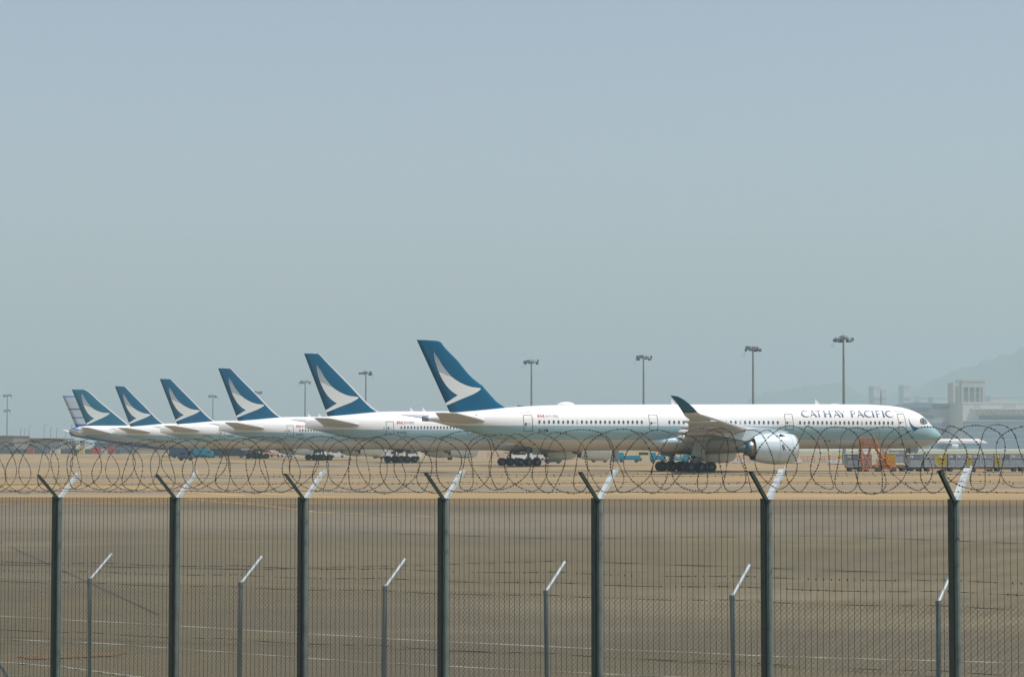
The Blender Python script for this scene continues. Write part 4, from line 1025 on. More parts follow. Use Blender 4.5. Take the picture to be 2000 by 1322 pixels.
def tractor(px, py, label, m=M_teal, s=1.0, rz=0):
    Y = EYE * F / (py - HOR); x = (px - CX) / F * Y
    t = thing('baggage_tractor', label, 'tractor', (x, Y, 0), rz, 'turquoise ground vehicles under the nearest airliner'); b = MB()
    b.prism([(-1.6, .35), (1.6, .35), (1.65, .85), (1.2, 1.05), (.4, 1.08), (.25, .8), (-.5, .8), (-.55, 1.1), (-1.6, 1.1)], -.75, .75, m); b.build('body', t)
    b = MB(); b.box((-.1, 0, 1.95), (1.4, 1.5, .08), m)
    for x_ in (-.75, .55):
        for y in (-.68, .68): b.tube((x_, y, 1.0), (x_ * .95, y, 1.93), .04, M_frame, n=5)
    b.build('canopy', t); b = MB(); b.box((-.25, 0, .95), (.5, 1.1, .15), M_frame); b.box((-.5, 0, 1.25), (.12, 1.1, .5), M_frame); b.build('seat', t)
    wheels(t, (-1.05, 1.05), .66, .33); t.scale = (s, s, s); return t
def cart(px, py, label, m=M_teal, L=4.2, H=1.9):
    Y = EYE * F / (py - HOR); x = (px - CX) / F * Y
    t = thing('baggage_cart', label, 'baggage cart', (x, Y, 0), 0, 'turquoise ground vehicles under the nearest airliner'); b = MB()
    b.bbox(-L / 2, L / 2, -.8, .8, .5, .62, M_frame); b.bbox(-L / 2, L / 2, -.82, -.76, .62, H * .72, m); b.bbox(-L / 2, L / 2, .76, .82, .62, H * .72, m); b.bbox(-L / 2, -L / 2 + .08, -.76, .76, .62, H, m); b.bbox(L / 2 - .08, L / 2, -.76, .76, .62, H * .8, m); b.build('body', t)
    b = MB(); b.prism([(-L / 2 - .05, H), (-L / 2 + 1.1, H + .12), (-L / 2 + 1.3, H * .74), (-L / 2, H * .74)], -.83, .83, m); b.build('cover', t)
    wheels(t, (-L * .33, L * .33), .68, .3); return t
tractor(1170, 902.5, 'turquoise tow tractor beneath the far engine, left of the blue-grey box', s=1.1)
cart(1228, 902.5, 'long turquoise cart right of the blue-grey box under the nearest fuselage', L=4.6)
cart(1284, 902.3, 'turquoise cart directly behind the nearest wheels on the left', L=3.2)
tractor(1323, 903, 'turquoise tractor seen between the two wheel bogies of the nearest airliner', s=1.1)
cart(1350, 902.6, 'low turquoise cart right of the tractor behind the nearest gear', m=mat('vehicle_dark_teal', (.01, .20, .28), .5), L=3.4, H=1.5)
p = at_y(1201, 903, 442); t = thing('equipment_box', 'tall blue-grey equipment box beside the long turquoise cart', 'container', (p.x, 442, 0)); b = MB(); b.bbox(-.75, .75, -.8, .8, .15, 2.5, mat('box_blue_grey', (.16, .26, .33), .5)); b.build('body', t); b = MB(); b.bbox(-.6, .6, -.83, -.8, .4, 2.3, M_alu); b.build('door', t)
van(1262, 900, 'yellow and white van behind the turquoise carts', mat('van_cream', (.62, .52, .30), .5), L=4.4)
van(1020, 899.6, 'white van behind the wheels of the second airliner', rz=.1); van(1046, 899, 'white truck right of the white van behind the second airliner gear', box=True, L=5)
van(806, 896, 'white van parked behind the gear of the third airliner', L=4.6); van(757, 896.5, 'white box truck left of the third airliner wheels', box=True, L=4.8)
van(660, 893, 'pale van right behind the fourth airliner gear', L=4.2); van(626, 893.5, 'white van left behind the fourth airliner gear', L=4.2)
van(560, 892.5, 'small white van between the fourth and fifth airliner gears', L=4.0); van(522, 891.5, 'white and orange van near the fifth airliner wheels', mat('van_orange_white', (.62, .35, .24), .5), L=4.6)
van(396, 893.8, 'dark turquoise truck beneath the fifth airliner', M_teal, box=True, L=6); van(357, 894, 'dark blue truck beneath the freighter', mat('truck_navy', (.03, .07, .13), .5), box=True, L=7, H=2.6)
van(452, 893.6, 'large dark truck in the shade under the fifth airliner', mat('truck_dark', (.02, .045, .065), .5), box=True, L=9, H=2.8)
van(364, 899, 'small blue tug on the open apron left of the fifth airliner gear', mat('tug_blue', (.05, .14, .22), .5), L=3.4, H=1.2, name='pushback_tug', cat='tug')
van(424, 893.7, 'dark open-sided loading truck left of the large dark truck', mat('truck_dark', (.02, .045, .065), .5), box=True, L=3.4, H=2.6)
van(486, 893.2, 'long dark low truck beside the fifth airliner gear', mat('truck_dark', (.02, .045, .065), .5), box=True, L=6, H=1.6)
van(690, 888, 'orange and white vehicle far behind the fourth airliner', mat('van_salmon', (.60, .28, .2), .5), box=True, L=6)
van(1733, 891.5, 'grey equipment truck behind the containers under the nearest nose', mat('truck_grey', (.42, .43, .42), .5), box=True, L=4.2, H=2.1)
# orange tow unit by the third airliner's gear
def tow_unit(px, py, label, m=M_oran):
    Y = EYE * F / (py - HOR); x = (px - CX) / F * Y; t = thing('loader', label, 'loader', (x, Y, 0)); b = MB()
    b.prism([(-1.6, .3), (1.6, .3), (1.7, .8), (-1.7, .8)], -.8, .8, m); b.build('body', t)
    b = MB(); b.prism([(-1.5, .85), (-1.2, .8), (1.7, 2.2), (1.5, 2.35)], -.5, .5, M_wp); b.build('belt', t); b = MB(); b.tube((.8, -.4, .8), (.9, -.4, 1.9), .05, m, n=5); b.tube((.8, .4, .8), (.9, .4, 1.9), .05, m, n=5); b.build('strut', t); wheels(t, (-1.0, 1.0), .7, .3); return t
tow_unit(787, 897.5, 'orange belt loader seen through the wheels of the third airliner', mat('loader_pale_orange', (.60, .30, .16), .6)); tow_unit(538, 892, 'orange and white belt loader at the gear of the fifth airliner', mat('loader_pale_orange', (.60, .30, .16), .6))
tow_unit(1080, 904.8, 'dark low loader right of the second airliner wheels', M_frame)
# barriers
def barrier_mesh():
    b = MB(); W, H = 2.6, 1.25
    for x in [-W / 2 + i * W / 6 for i in range(7)]: b.tube((x, 0, .35), (x, 0, H), .035, M_wp if int((x + 9) * 10) % 3 else M_redp, n=5)
    for z, m in ((H, M_redp), (.8, M_redp), (.36, M_redp)): b.tube((-W / 2, 0, z), (W / 2, 0, z), .045, m, n=5)
    for s in (-1, 1): b.tube((s * W / 2, 0, 0), (s * W / 2, 0, H), .045, M_redp, n=5); b.tube((s * W / 2 * .85, -.35, .02), (s * W / 2 * .85, .35, .02), .05, M_wp, n=5)
    return b.mesh('barrier')
BM = barrier_mesh()
def barriers(px0, px1, py, where):
    Y = EYE * F / (py - HOR); x0, x1 = (px0 - CX) / F * Y, (px1 - CX) / F * Y; n = max(1, int((x1 - x0) / 2.75))
    for i in range(n):
        o = bpy.data.objects.new('safety_barrier', BM); COL.objects.link(o); o.location = (x0 + (i + .5) * (x1 - x0) / n, Y + random.uniform(-.3, .3), 0); o.rotation_euler = (0, 0, random.uniform(-.05, .05))
        tag(o, 'red and white tubular barrier, one of the identical row ' + where, 'barrier', 'red and white barriers ' + where)
barriers(1556, 1638, 904, 'right of the big engine'); barriers(1338, 1468, 902.5, 'left of the big engine'); barriers(952, 992, 894, 'behind the second airliner'); barriers(690, 740, 893, 'between third and fourth airliners'); barriers(440, 510, 890.5, 'under the fifth airliner')
wb = MB(); wb.prism([(-.6, 0), (.6, 0), (.6, .25), (.45, .4), (.45, .95), (-.45, .95), (-.45, .4), (-.6, .25)], -.22, .22, M_wp); wb.bbox(-.5, .5, -.235, -.22, .1, .22, M_redp); WBM = wb.mesh('water_barrier')
for i, (px, py) in enumerate([(1620, 907.5), (1632, 907.5), (1644, 907.6), (1560, 906), (1548, 906), (1420, 905), (1434, 905), (1448, 905)]):
    Y = EYE * F / (py - HOR); o = bpy.data.objects.new('water_barrier', WBM); COL.objects.link(o); o.location = ((px - CX) / F * Y, Y, 0)
    side_ = 'at the foot of the tallest light mast' if px > 1600 else 'under the big engine inlet' if px > 1500 else 'behind the big engine exhaust'
    tag(o, 'white plastic barrier, one of a set ' + side_, 'barrier', 'white plastic barriers ' + side_)
p = at_y(1643.5, 900, 400); t = thing('yellow_bin', 'yellow lidded bin in front of the tallest light mast', 'bin', (p.x, 400, 0)); b = MB(); b.prism([(-.5, .15), (.5, .15), (.62, 1.5), (-.62, 1.5)], -.5, .5, mat('bin_yellow', (.62, .42, .02), .5)); b.build('body', t); b = MB(); b.prism([(-.66, 1.5), (.66, 1.5), (.5, 1.68), (-.5, 1.68)], -.53, .53, mat('bin_yellow', (.62, .42, .02), .5)); b.build('lid', t)
p = at_y(1621, 900, 402); t = thing('hazard_lamp', 'pale orange lamp on a stand above the barriers beside the yellow bin', 'lamp', (p.x, 402, 0)); b = MB(); b.tube((0, 0, 0), (0, 0, 1.75), .04, M_steel, n=6); b.build('stand', t); b = MB(); b.lathe([(1.75, .05), (1.78, .33), (1.92, .33), (1.98, .05)], mat('lamp_pale_orange', (.75, .50, .28), .4), 12, axis='Z'); b.build('lamp_shade', t)

# ------------------------------------------------------------ left background: low buildings, stacks and lamps
def building(px0, px1, py_top, Y, label, m, depth=30, name='low_building', wins=None, roof=None, cat='building', base=0):
    x0, x1 = (px0 - CX) / F * Y, (px1 - CX) / F * Y; H = EYE + (HOR - py_top) / F * Y
    t = thing(name, label, cat, ((x0 + x1) / 2, Y + depth / 2, 0)); W = x1 - x0; b = MB(); b.bbox(-W / 2, W / 2, -depth / 2, depth / 2, base, H, m); b.build('wall', t)
    b = MB(); b.bbox(-W / 2 - .3, W / 2 + .3, -depth / 2 - .3, depth / 2 + .3, H, H + max(.35, H * .03), roof or m); b.build('roof', t)
    if wins:
        cols, rws, z0, z1, wm = wins
        for i in range(cols):
            for j in range(rws):
                cx = -W / 2 + (i + .5) * W / cols; cz = z0 + (j + .5) * (z1 - z0) / rws; q = MB()
                q.bbox(cx - W / cols * .36, cx + W / cols * .36, -depth / 2 - .06, -depth / 2, cz - (z1 - z0) / rws * .32, cz + (z1 - z0) / rws * .32, wm); q.build('window', t)
    return t, W, H
G1 = mat('render_grey_brown', (.22, .21, .18), .8); G2 = mat('render_pale', (.50, .50, .47), .8); G3 = mat('wall_blue_grey', (.12, .18, .22), .7); GW = mat('far_window', (.12, .16, .19), .3)  # far window tone lifted, so part of the haze is in its colour
building(-60, 27, 852, 900, 'grey-brown shed at the left edge behind the light mast', G1, wins=(6, 1, 1, 4.5, GW))
building(44, 118, 857, 930, 'long grey-brown building left of the aircraft tails', G1, wins=(9, 1, 1, 4, GW))
building(28, 43, 862, 960, 'small white building between the two grey-brown ones', G2)
building(122, 146, 863.5, 940, 'white low hut right of the long grey-brown building', G2, wins=(4, 1, .8, 3, GW))
building(186, 262, 865, 900, 'blue-grey shed behind the striped aircraft tail', G3, wins=(5, 1, 1, 3, GW))
building(236, 330, 871, 905, 'beige wall block under the farthest airliner', mat('render_beige', (.40, .34, .25), .8))
building(-80, 236, 878, 870, 'long low dark hedge-coloured wall along the far apron edge', mat('wall_teal_grey', (.14, .19, .19), .8), depth=1.5, name='boundary_wall', cat='wall')
for i, (px0, px1, py, m, lab) in enumerate([(180, 199, 873.5, M_redp, 'large faded red shipping container left of the wire-loop gap'), (213, 224, 871, M_redp, 'small faded red shipping container below the farthest airliner'), (55, 67, 881, M_redp, 'low red container in front of the long building'), (84, 95, 880, G3, 'blue-grey container in front of the long building'), (155, 166, 871, mat('container_tan', (.5, .42, .22), .6), 'tan yellowish container right of the white hut'), (100, 118, 878, G2, 'pale container left of the white hut'), (200, 212, 877, G2, 'white container between the two red ones')]):
    x0, x1 = (px0 - CX) / F * 862, (px1 - CX) / F * 862; H = max(2.0, EYE + (HOR - py) / F * 862)
    t = thing('shipping_container', lab, 'shipping container', ((x0 + x1) / 2, 862, 0), 0, 'shipping containers at the far left edge'); b = MB(); b.bbox(-(x1 - x0) / 2, (x1 - x0) / 2, -1.2, 1.2, .1, H, m); b.build('body', t)
    b = MB(); [b.bbox(-(x1 - x0) / 2 + k * (x1 - x0) / 8 - .08, -(x1 - x0) / 2 + k * (x1 - x0) / 8 + .08, -1.26, -1.2, .2, H - .1, m) for k in range(1, 8)]; b.build('corrugation', t)
for i, (px, py, h) in enumerate([(147.5, 865, 1), (164.5, 864.5, 1), (160, 865.5, 1), (144, 867, 1)]):
    x = (px - CX) / F * 935; H = EYE + (HOR - py) / F * 935 + 1.2; o = MB(); o.lathe([(0, .5), (H * .8, .42), (H, .5), (H, .3)], G3, 12, axis='Z'); q = o.build('chimney_pipe', None, (x, 935, 0)); tag(q, 'short dark vent pipe, one of four alike right of the white hut', 'vent pipe', 'vent pipes by the white hut')
for i, (px, py, arm, lab) in enumerate([(41, 836.5, 0, 'thin grey pole above the left end of the long building'), (48.5, 837, 0, 'second thin grey pole above the long building'), (57.5, 831, 1, 'lamp post with side arm above the long building, left'), (87, 830, 1, 'lamp post with side arm above the long building, right'), (99.5, 836, 0, 'thin pole right of the arm lamp post'), (111.5, 836.5, 0, 'thin pole above the right end of the long building'), (128.5, 840, 0, 'thin pole above the white hut'), (140.5, 829.5, 0, 'thin pole under the tip of the striped tail')]):
    Yp = 1000; x = (px - CX) / F * Yp; H = EYE + (HOR - py) / F * Yp; b = MB(); b.tube((0, 0, 0), (0, 0, H), .16, M_steel, .10, 8)
    t = thing('lamp_post', lab, 'lamp post', (x, Yp, 0), 0, 'thin poles in the left background'); b.build('pole', t)
    b = MB(); b.tube((0, 0, H - .05), (1.3 if arm else .5, 0, H + .1), .08, M_steel, n=5); b.box((1.3 if arm else .5, 0, H + .05), (.8, .3, .15), M_steel); b.build('lamp_head', t)

# ------------------------------------------------------------ right background: office tower, terminal, flats, hills
YT = 1900
T1 = mat('terminal_concrete', (.40, .43, .43), .8, var=.05, scale=.02); T2 = mat('terminal_blue_wall', (.20, .27, .33), .7, var=.05, scale=.02); T3 = mat('terminal_pale', (.50, .51, .48), .8)  # tones kept close together: some of the haze is put into these colours
t, W, H = building(1878, 1924, 745, YT + 260, 'tall pale office tower with open window grid above the terminal', T3, depth=30, name='office_tower', cat='tower')
Yt = YT + 260; zz = lambda py: EYE + (HOR - py) / F * Yt; xx = lambda px: (px - 1901) / F * Yt
for j, py in enumerate([759, 764.5, 769, 773.5, 778, 783]):
    q = MB(); q.bbox(xx(1882), xx(1919), -15.15, -15, zz(py + (1.6 if j else 4.0)), zz(py - (1.1 if j else 2.4)), GW); q.build('window', t)
q = MB(); [q.bbox(xx(p) - .6, xx(p) + .6, -15.4, -15.16, zz(786), zz(752), T3) for p in (1892, 1904, 1914)]; q.build('mullion', t)
q = MB(); q.bbox(xx(1862), xx(1878), -13, 13, 0, zz(747), T3); q.build('lift_shaft', t)
for j in range(9): q = MB(); q.bbox(xx(1867.5), xx(1870.5), -13.15, -13, zz(757 + j * 4.4), zz(754.4 + j * 4.4), GW); q.build('window', t)
# main terminal
t, W, H = building(1880, 2080, 787.5, YT, 'long terminal block with slanted canopy struts behind the rightmost containers', T3, depth=120, name='terminal_building')
c_ = 1980; zz = lambda py: EYE + (HOR - py) / F * YT; xx = lambda px: (px - c_) / F * YT
q = MB(); q.bbox(xx(1880), xx(2080), -60.6, -60, 0, zz(822), T2); q.build('lower_wall', t)  # shade of the lower level, given as a darker blue-grey colour
q = MB(); q.bbox(xx(1878), xx(2080), -63, -60, zz(822), zz(820), T3); q.bbox(xx(1912), xx(2080), -61.2, -60, zz(819), zz(812), GW); q.build('gallery_window', t)
for p in (1901, 1906): pass
for i in range(18):
    q = MB(); x = xx(1898 + i * 9); q.tube((x, -66, zz(800)), (x + 4.5, -60.2, zz(811)), .45, T3, n=4); q.build('canopy_strut', t)
q = MB(); q.bbox(xx(1895), xx(2080), -67, -60, zz(799.5), zz(797), T3); q.build('canopy', t)
for a, c in ((1903, 1916), (1961, 1983)): q = MB(); q.bbox(xx(a), xx(c), -60.4, -60, zz(797), zz(790), mat('panel_tan', (.42, .40, .36), .8)); q.build('window', t)
for py in (833, 846, 858): q = MB(); q.bbox(xx(1880), xx(2080), -60.9, -60.6, zz(py + .6), zz(py - .6), T1); q.build('wall_band', t)
# left wing of the terminal with curved roof
Yw = YT + 60; t = thing('terminal_wing', 'terminal wing with gently curved roof behind the nearest nose', 'building', ((1790 - CX) / F * Yw, Yw + 30, 0)); zz = lambda py: EYE + (HOR - py) / F * Yw; xx = lambda px: (px - 1790) / F * Yw
b = MB(); b.bbox(xx(1700), xx(1880), -30, 30, 0, zz(797), T1); b.build('wall', t)
b = MB(); b.prism([(xx(1740), zz(797)), (xx(1880), zz(797)), (xx(1880), zz(791)), (xx(1838), zz(788)), (xx(1800), zz(786)), (xx(1770), zz(787)), (xx(1750), zz(790)), (xx(1740), zz(793))], -31, 31, T2); b.build('roof', t)
for a, c, p0, p1 in ((1822, 1862, 796, 788.5), (1778, 1813, 803, 796), (1800, 1822, 818, 811), (1868, 1875, 804, 799)): q = MB(); q.bbox(xx(a), xx(c), -31.6, -31, zz(p0), zz(p1), GW); q.build('window', t)
q = MB(); q.bbox(xx(1800), xx(1879), -31.2, -30, 0, zz(826), T2); q.build('lower_wall', t)  # darker blue-grey stands for the shade on this lower level
for py in (835, 848, 860): q = MB(); q.bbox(xx(1800), xx(1879), -31.5, -31.2, zz(py + .7), zz(py - .7), T1); q.build('wall_band', t)
q = MB()
for i in range(9): x = xx(1812 + i * 7 + (i * 37 % 5)); q.bbox(x, x + 3 + (i * 13 % 4), -32.5, -31.6, 0, zz(872 - (i * 29 % 9)), (G2, T1, G3)[i % 3])
q.build('gate_equipment', t)
# distant flats
for px0, px1, py, lab in ((1706, 1719, 757, 'faint stepped apartment tower left of the nearest nose'), (1722, 1731, 763, 'faint slim apartment tower second from the left'), (1765, 1778, 755, 'faint pinkish apartment tower above the nearest nose'), (1796, 1812, 777, 'faint low block above the cockpit'), (1822, 1852, 777, 'faint wide block left of the office tower'), (1935, 1990, 776, 'faint long block right of the office tower')):
    building(px0, px1, py, 3000, lab, mat('distant_render', (.54, .61, .63), .9) if px0 > 1600 else mat('distant_render_dull', (.29, .34, .36), .9), depth=40, name='distant_block', wins=(4, 6, 10, 60, GW) if py > 770 else (3, 8, 10, 70, mat('distant_glass', (.30, .33, .35), .6)))  # block colours pulled towards the sky tone, haze put into the paint
# hills
def hills():
    import random as rr
    rr.seed(3); M = mat('hill_scrub', (.09, .12, .09), .95, var=.3, scale=.004); b = MB()
    prof = [(900, 869), (1300, 850), (1440, 812), (1480, 772), (1560, 758), (1640, 748), (1690, 772), (1760, 766), (1800, 757), (1850, 733), (1900, 715), (1950, 700), (2000, 684), (2060, 672), (2140, 664), (2300, 676), (2600, 700), (3200, 740)]
    f = pchip([p[0] for p in prof], [p[1] for p in prof]); Yh = 7300; nx, ny = 120, 12; vs = []
    for j in range(ny + 1):
        for i in range(nx + 1):
            px = 900 + 2300 * i / nx; x = (px - CX) / F * Yh; h = max(0, EYE + (HOR - f(px)) / F * Yh)
            g_ = math.sin(math.pi * min(1, j / ny * 1.0)) ; y = Yh - 900 + 1800 * j / ny
            z = h * g_ * (1 + .06 * math.sin(i * 1.7 + j) * (g_ < .98)) - .5
            vs.append((x * (y / Yh if j < ny / 2 else 1), y, z))
    b.add(vs, [(j * (nx + 1) + i, j * (nx + 1) + i + 1, (j + 1) * (nx + 1) + i + 1, (j + 1) * (nx + 1) + i) for j in range(ny) for i in range(nx)], M, True)
    tag(b.build('hills'), kind='structure')
hills()

# ------------------------------------------------------------ security fence (nearest) with razor coil
PA = Vector(((1866 - CX) / F * 26.0, 26.0)); ZB = 26.0 * (1866 + 5307) / (115 + 5307); PB = Vector(((115 - CX) / F * ZB, ZB))
D = (PB - PA) / 6; SP = D.length; DU = D.normalized(); NU = Vector((-DU.y, DU.x));
if NU.y < 0: NU = -NU          # away from the camera, to the right
ZT0 = at_y(1866, 976.5, PA.y).z; ZTB = at_y(115, 971, PB.y).z; DZ = (ZTB - ZT0) / 6
def fp(i, n=0.0, z=0.0):       # point along fence: i posts to the left, n metres beyond, z above the mesh top
    q = PA + D * i + NU * n; return Vector((q.x, q.y, ZT0 + DZ * i + z))
FE = thing('security_fence', 'nearest fence of fine welded mesh on grey-green posts with Y-shaped arms', 'fence', (PA.x, PA.y, -1))
def fchild(b, name, parent=None):
    o = b.build(name); o.parent = parent or FE
    if parent is None: o.matrix_parent_inverse = Matrix.Translation(FE.location).inverted()
    return o
bolt = MB(); bolt.tube((0, 0, 0), (0, -.012, 0), .012, M_galv, n=6); 
for i in range(-2, 9):
    base = -1.05
    top = fp(i)
    def L3(u, n, z): return fp(i) + Vector((DU.x * u + NU.x * n, DU.y * u + NU.y * n, 0)) + Vector((0, 0, z))
    ang = math.atan2(DU.y, DU.x)
    b = MB(); h = top.z - base
    Mz = Matrix.Rotation(ang, 3, 'Z')
    c = fp(i); 
    # rectangular post standing behind the mesh
    bx = lambda bb, u0, u1, n0, n1, z0, z1, m: bb.box(tuple(L3((u0 + u1) / 2, (n0 + n1) / 2, (z0 + z1) / 2)), (u1 - u0, n1 - n0, z1 - z0), m, rz=ang)
    b.tube(L3(.05, .075, -h), L3(.05, .075, 0), .054, M_postg, n=24); po = fchild(b, 'post')
    b = MB(); bx(b, .036, .100, -.028, -.012, -h, .015, M_postd)
    for k in range(12):
        z = -.12 - k * .3; b.box(tuple(L3(.08, -.034, z)), (.016, .012, .016), M_postd, rz=ang)
    q = b.build('clamp_bar'); q.parent = po
    # Y arms: angle sections leaning to both sides
    for s, nm in ((-1, 'arm'), (1, 'arm')):
        b = MB(); reach, rise = (.44 if s < 0 else .42), (.35 if s < 0 else .37); n0 = .07
        a = L3(.05, n0 + (.02 if s > 0 else -.02), -.02); e = L3(.05, n0 + s * reach, rise); dv = (e - a).normalized(); side_ = Vector((DU.x, DU.y, 0)); up = dv.cross(side_).normalized()
        if up.z < 0: up = -up
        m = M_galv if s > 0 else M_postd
        def plate(o1, o2, w1, w2):
            vs = []
            for p in (a, e):
                for (x, y) in ((o1, o2), (o1 + w1, o2), (o1 + w1, o2 + w2), (o1, o2 + w2)): vs.append(p + side_ * x + up * y)
            b.add(vs, [(0, 1, 2, 3), (7, 6, 5, 4), (0, 4, 5, 1), (1, 5, 6, 2), (2, 6, 7, 3), (3, 7, 4, 0)], m)
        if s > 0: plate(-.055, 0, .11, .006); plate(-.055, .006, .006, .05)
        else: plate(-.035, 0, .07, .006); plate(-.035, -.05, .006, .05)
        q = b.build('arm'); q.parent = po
    b = MB(); b.box(tuple(L3(.05, .075, .004)), (.12, .13, .008), M_galv, rz=ang); q = b.build('post_cap'); q.parent = po
# mesh panels
for i in range(-2, 8):
    b = MB(); hgt = 3.7
    A0, A1 = fp(i), fp(i + 1); wr = .0021
    def wirebox(a, c, r):
        a, c = Vector(a), Vector(c); d = (c - a).normalized(); u = d.orthogonal().normalized(); v = d.cross(u)
        if abs(d.z) < .5: u, v = Vector((0, 0, 1)), Vector((NU.x, NU.y, 0))
        else: u, v = Vector((DU.x, DU.y, 0)), Vector((NU.x, NU.y, 0))
        vs = [p + u * x + v * y for p in (a, c) for x, y in ((-r, -r), (r, -r), (r, r), (-r, r))]
        b.add(vs, [(0, 4, 5, 1), (1, 5, 6, 2), (2, 6, 7, 3), (3, 7, 4, 0)], M_wire)
    wr = .0027; nh = int(hgt / .0127); z0 = 0
    for k in range(nh):
        z = -k * .0127 - .004
        if A0.z + z < -.55: break
        wirebox(A0 + Vector((0, 0, z)), A1 + Vector((0, 0, z)), wr if k else .003)
    # the strip below, out of sight from the road, keeps the same spacing
    while A0.z + z > -1.0: z -= .0127; wirebox(A0 + Vector((0, 0, z)), A1 + Vector((0, 0, z)), wr)
    nv = 30
    for k in range(nv + 1):
        p = A0.lerp(A1, k / nv); off = Vector((NU.x, NU.y, 0)) * -.0045
        wirebox(Vector((p.x, p.y, -1.02)) + off, p + Vector((0, 0, .004)) + off, .0021)
    fchild(b, 'mesh_panel')
# strands between the arms
def strand(name, pts, r, m, barb_step=.11, parent=None, barb=.022, rnd=random.Random(5)):
    b = MB(); b.path(pts, r, m, 4); acc = 0
    for p, q in zip(pts, pts[1:]):
        p, q = Vector(p), Vector(q); l = (q - p).length; d = (q - p).normalized(); u = d.orthogonal().normalized()
        while acc < l:
            c = p + d * acc; a = rnd.uniform(0, 6.28); e = (Matrix.Rotation(a, 3, d) @ u)
            f_ = d.cross(e)
            vs = [c + e * barb, c + f_ * r * 1.2 + d * .006, c - e * barb, c - f_ * r * 1.2 - d * .006, c + d * .012, c - d * .012]
            b.add(vs, [(0, 4, 1), (0, 3, 5), (2, 3, 4), (2, 5, 1), (0, 5, 1), (2, 4, 1)], m); acc += barb_step
        acc -= l
    o = b.build(name); return o
def cat_line(n, z, i0=-2, i1=8, sag=.02, step=14):
    pts = []
    for k in range(int((i1 - i0) * step) + 1):
        i = i0 + k / step; f = (i % 1); pts.append(fp(i, n, z - sag * 4 * f * (1 - f)))
    return pts
for s, n_, z_ in ((-1, .14, .10), (-1, .26, .21), (-1, .38, .31), (1, .12, .10), (1, .23, .22), (1, .34, .33)):
    o = strand('barbed_strand', cat_line(.09 + s * n_, z_, sag=.015), .0026, M_razor, .12, barb=.012); o.parent = FE; o.matrix_parent_inverse = Matrix.Translation(FE.location).inverted()
# razor coil resting in the Y: neighbouring turns clipped together
rnd = random.Random(11); pitch = .31; turns = int(SP * 10 / pitch); pts = []; NS = 44
amp = [rnd.uniform(.5, 1.3) for _ in range(turns + 2)]; rad = [rnd.uniform(.365, .415) for _ in range(turns + 2)]; dz = [rnd.uniform(-.03, .03) for _ in range(turns + 2)]; tl = [rnd.uniform(.02, .21) for _ in range(turns + 2)]; wob = [rnd.uniform(-.06, .06) for _ in range(turns + 2)]
for k in range(turns * NS):
    ph = 2 * math.pi * k / NS; tn = k / NS; j = int(tn); f = tn - j; sm = f * f * (3 - 2 * f)
    A_ = amp[j] * (1 - sm) + amp[j + 1] * sm; r = rad[j] * (1 - sm) + rad[j + 1] * sm; zo = dz[j] * (1 - sm) + dz[j + 1] * sm; wo_ = wob[j] * (1 - sm) + wob[j + 1] * sm
    s_ = tn * pitch + A_ * pitch * .24 * math.sin(1.5 * ph + .6) - (tl[j] * (1 - sm) + tl[j + 1] * sm) * math.cos(ph) + wo_ + .035 * math.sin(3 * ph + tn)
    q = fp(-2 + s_ / SP, .09 + r * .92 * math.cos(ph), .485 + zo + r * math.sin(ph) + (.01 * math.sin(9.3 * tn))); pts.append(q)
o = strand('razor_wire_coil', pts, .0040, M_razor, .040, barb=.0165)
tag(o, 'rusty coil of razor wire lying along the Y-arms of the nearest fence', 'razor wire')

# ------------------------------------------------------------ second, lower fence behind it
V2 = -5307.0
def f2pt(px):
    Y = 33.0 * (1065 - V2) / (px - V2); return Vector(((px - CX) / F * Y, Y))
Q0, Q5 = f2pt(1829), f2pt(177); D2 = (Q5 - Q0) / 5; S2 = D2.length; U2 = D2.normalized()
z20 = at_y(1829, 1176, Q0.y).z; z25 = at_y(177, 1132, Q5.y).z
def p2(i, n=0.0, z=0.0): q = Q0 + D2 * i + NU * n; return Vector((q.x, q.y, z20 + (z25 - z20) * i / 5 + z))
F2_ = thing('chain_link_fence', 'lower chain-link fence on slim grey tubes with bent tops, beyond the mesh fence', 'fence', (Q0.x, Q0.y, gz(Q0.y)))
M_tube = mat('galvanised_tube', (.30, .37, .38), .45, metal=.3, var=.15, scale=10)
def f2child(b, name, parent=None):
    o = b.build(name); o.parent = parent or F2_
    if parent is None: o.matrix_parent_inverse = Matrix.Translation(F2_.location).inverted()
    return o
PXS = {5: 179, 4: 472.5, 3: 753, 2: 1066, 1: 1428, 0: 1829}
def snap(i):
    if i not in PXS: return i
    q = f2pt(PXS[i]); return (q - Q0).dot(U2) / S2
for i in range(-2, 8):
    t = p2(snap(i)); g0 = gz(t.y) - .03; lean = rnd.uniform(-.03, .03)
    b = MB(); b.tube((t.x + lean, t.y, g0), t, .035, M_tube, n=12); o = f2child(b, 'post')
    e = t + Vector((NU.x * .52 , NU.y * .52, .42)); b = MB(); b.tube(t, e, .033, mat('tube_weathered', (.50, .55, .56), .5, metal=.3, var=.25, scale=12), n=12); b.tube(t + Vector((0, 0, -.03)), t + Vector((0, 0, .03)), .042, M_tube, n=12)  # bent top in a paler grey than its post
    q = b.build('bent_top'); q.parent = o
    if i in (6,):
        b = MB(); b.tube((t.x + U2.x * -.0, t.y, t.z - .5), (t.x - U2.x * 1.3, t.y - U2.y * 1.3, gz(t.y)), .025, M_tube, n=8); q = b.build('brace'); q.parent = o
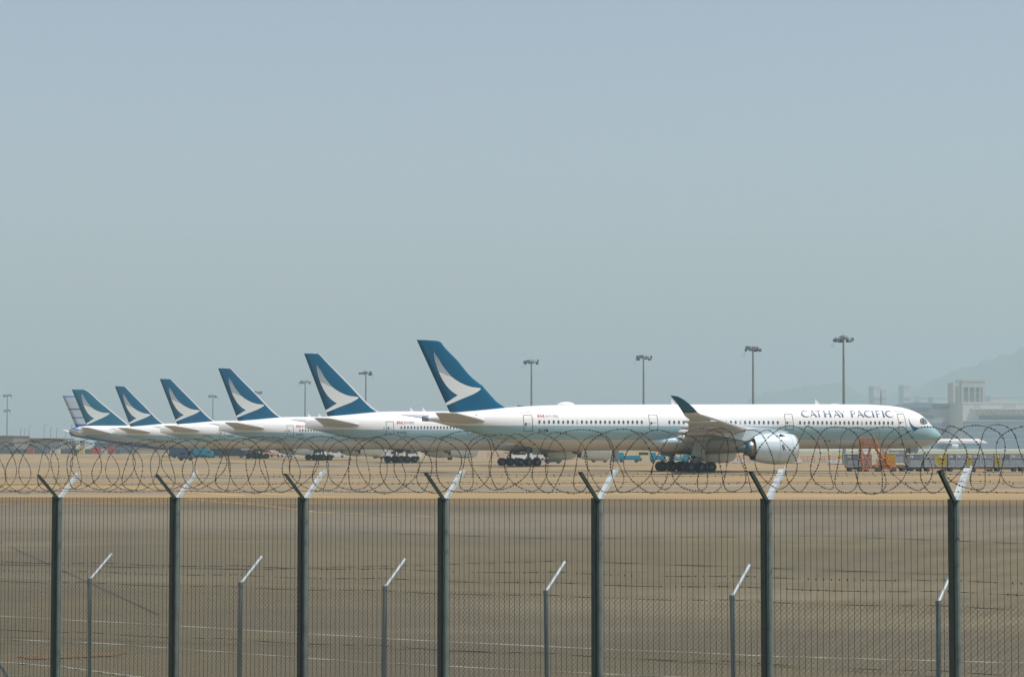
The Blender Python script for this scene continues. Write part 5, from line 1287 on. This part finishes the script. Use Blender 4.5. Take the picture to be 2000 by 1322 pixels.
for i in range(-2, 7):
    b = MB(); a, c = p2(i), p2(i + 1); zb_ = min(gz(a.y), gz(c.y)) + .03; H2 = (a.z + c.z) / 2 - .02 - zb_; wpx = S2; st_ = .074; r = .0023
    k = -int(H2 / st_) - 1
    def P_(u, z): q = a.lerp(c, u / wpx); return Vector((q.x, q.y, zb_ + z + (q.z - (a.z + c.z) / 2)))
    while k * st_ < wpx + H2:
        for sgn in (1, -1):
            # straight run u = u0 + sgn*z clipped to the panel
            u0 = k * st_ + (0 if sgn > 0 else 0); z_lo, z_hi = 0, H2
            if sgn > 0: z_lo = max(0, -u0); z_hi = min(H2, wpx - u0)
            else: z_lo = max(0, u0 - wpx); z_hi = min(H2, u0)
            if z_hi - z_lo > .03:
                p, q = P_(u0 + sgn * z_lo, z_lo), P_(u0 + sgn * z_hi, z_hi); of = Vector((NU.x, NU.y, 0)) * (.002 * sgn)
                b.tube(p + of, q + of, r, M_wire, n=3, caps=False, smooth=False)
        k += 1
    f2child(b, 'chain_link')
for zz_, n_ in ((-.04, 0), (-.9, 0), (.14, .17), (.28, .34)):
    pts = []
    for k in range(9 * 6 + 1):
        i = -2 + k / 6; f = i % 1; pts.append(p2(i, n_, zz_ - (.03 * 4 * f * (1 - f))))
    o = strand('barbed_strand', pts, .0032, M_wire, .12 if n_ else 9, rnd=random.Random(8), barb=.02); o.parent = F2_; o.matrix_parent_inverse = Matrix.Translation(F2_.location).inverted()

# ------------------------------------------------------------ haze
hb = MB(); hm = bpy.data.materials.new('haze_air'); hm.use_nodes = True; ht_ = hm.node_tree; ht_.nodes.remove(ht_.nodes['Principled BSDF'])
pv = N(ht_, 'ShaderNodeVolumePrincipled'); pv.inputs['Color'].default_value = (*HAZE_COLOR, 1); pv.inputs['Density'].default_value = HAZE_DENSITY; pv.inputs['Anisotropy'].default_value = .0
ht_.links.new(pv.outputs[0], ht_.nodes['Material Output'].inputs['Volume'])
hb.bbox(-4600, 5300, -120, 9500, -2.2, 390, hm); hz = hb.build('haze'); tag(hz, kind='stuff')
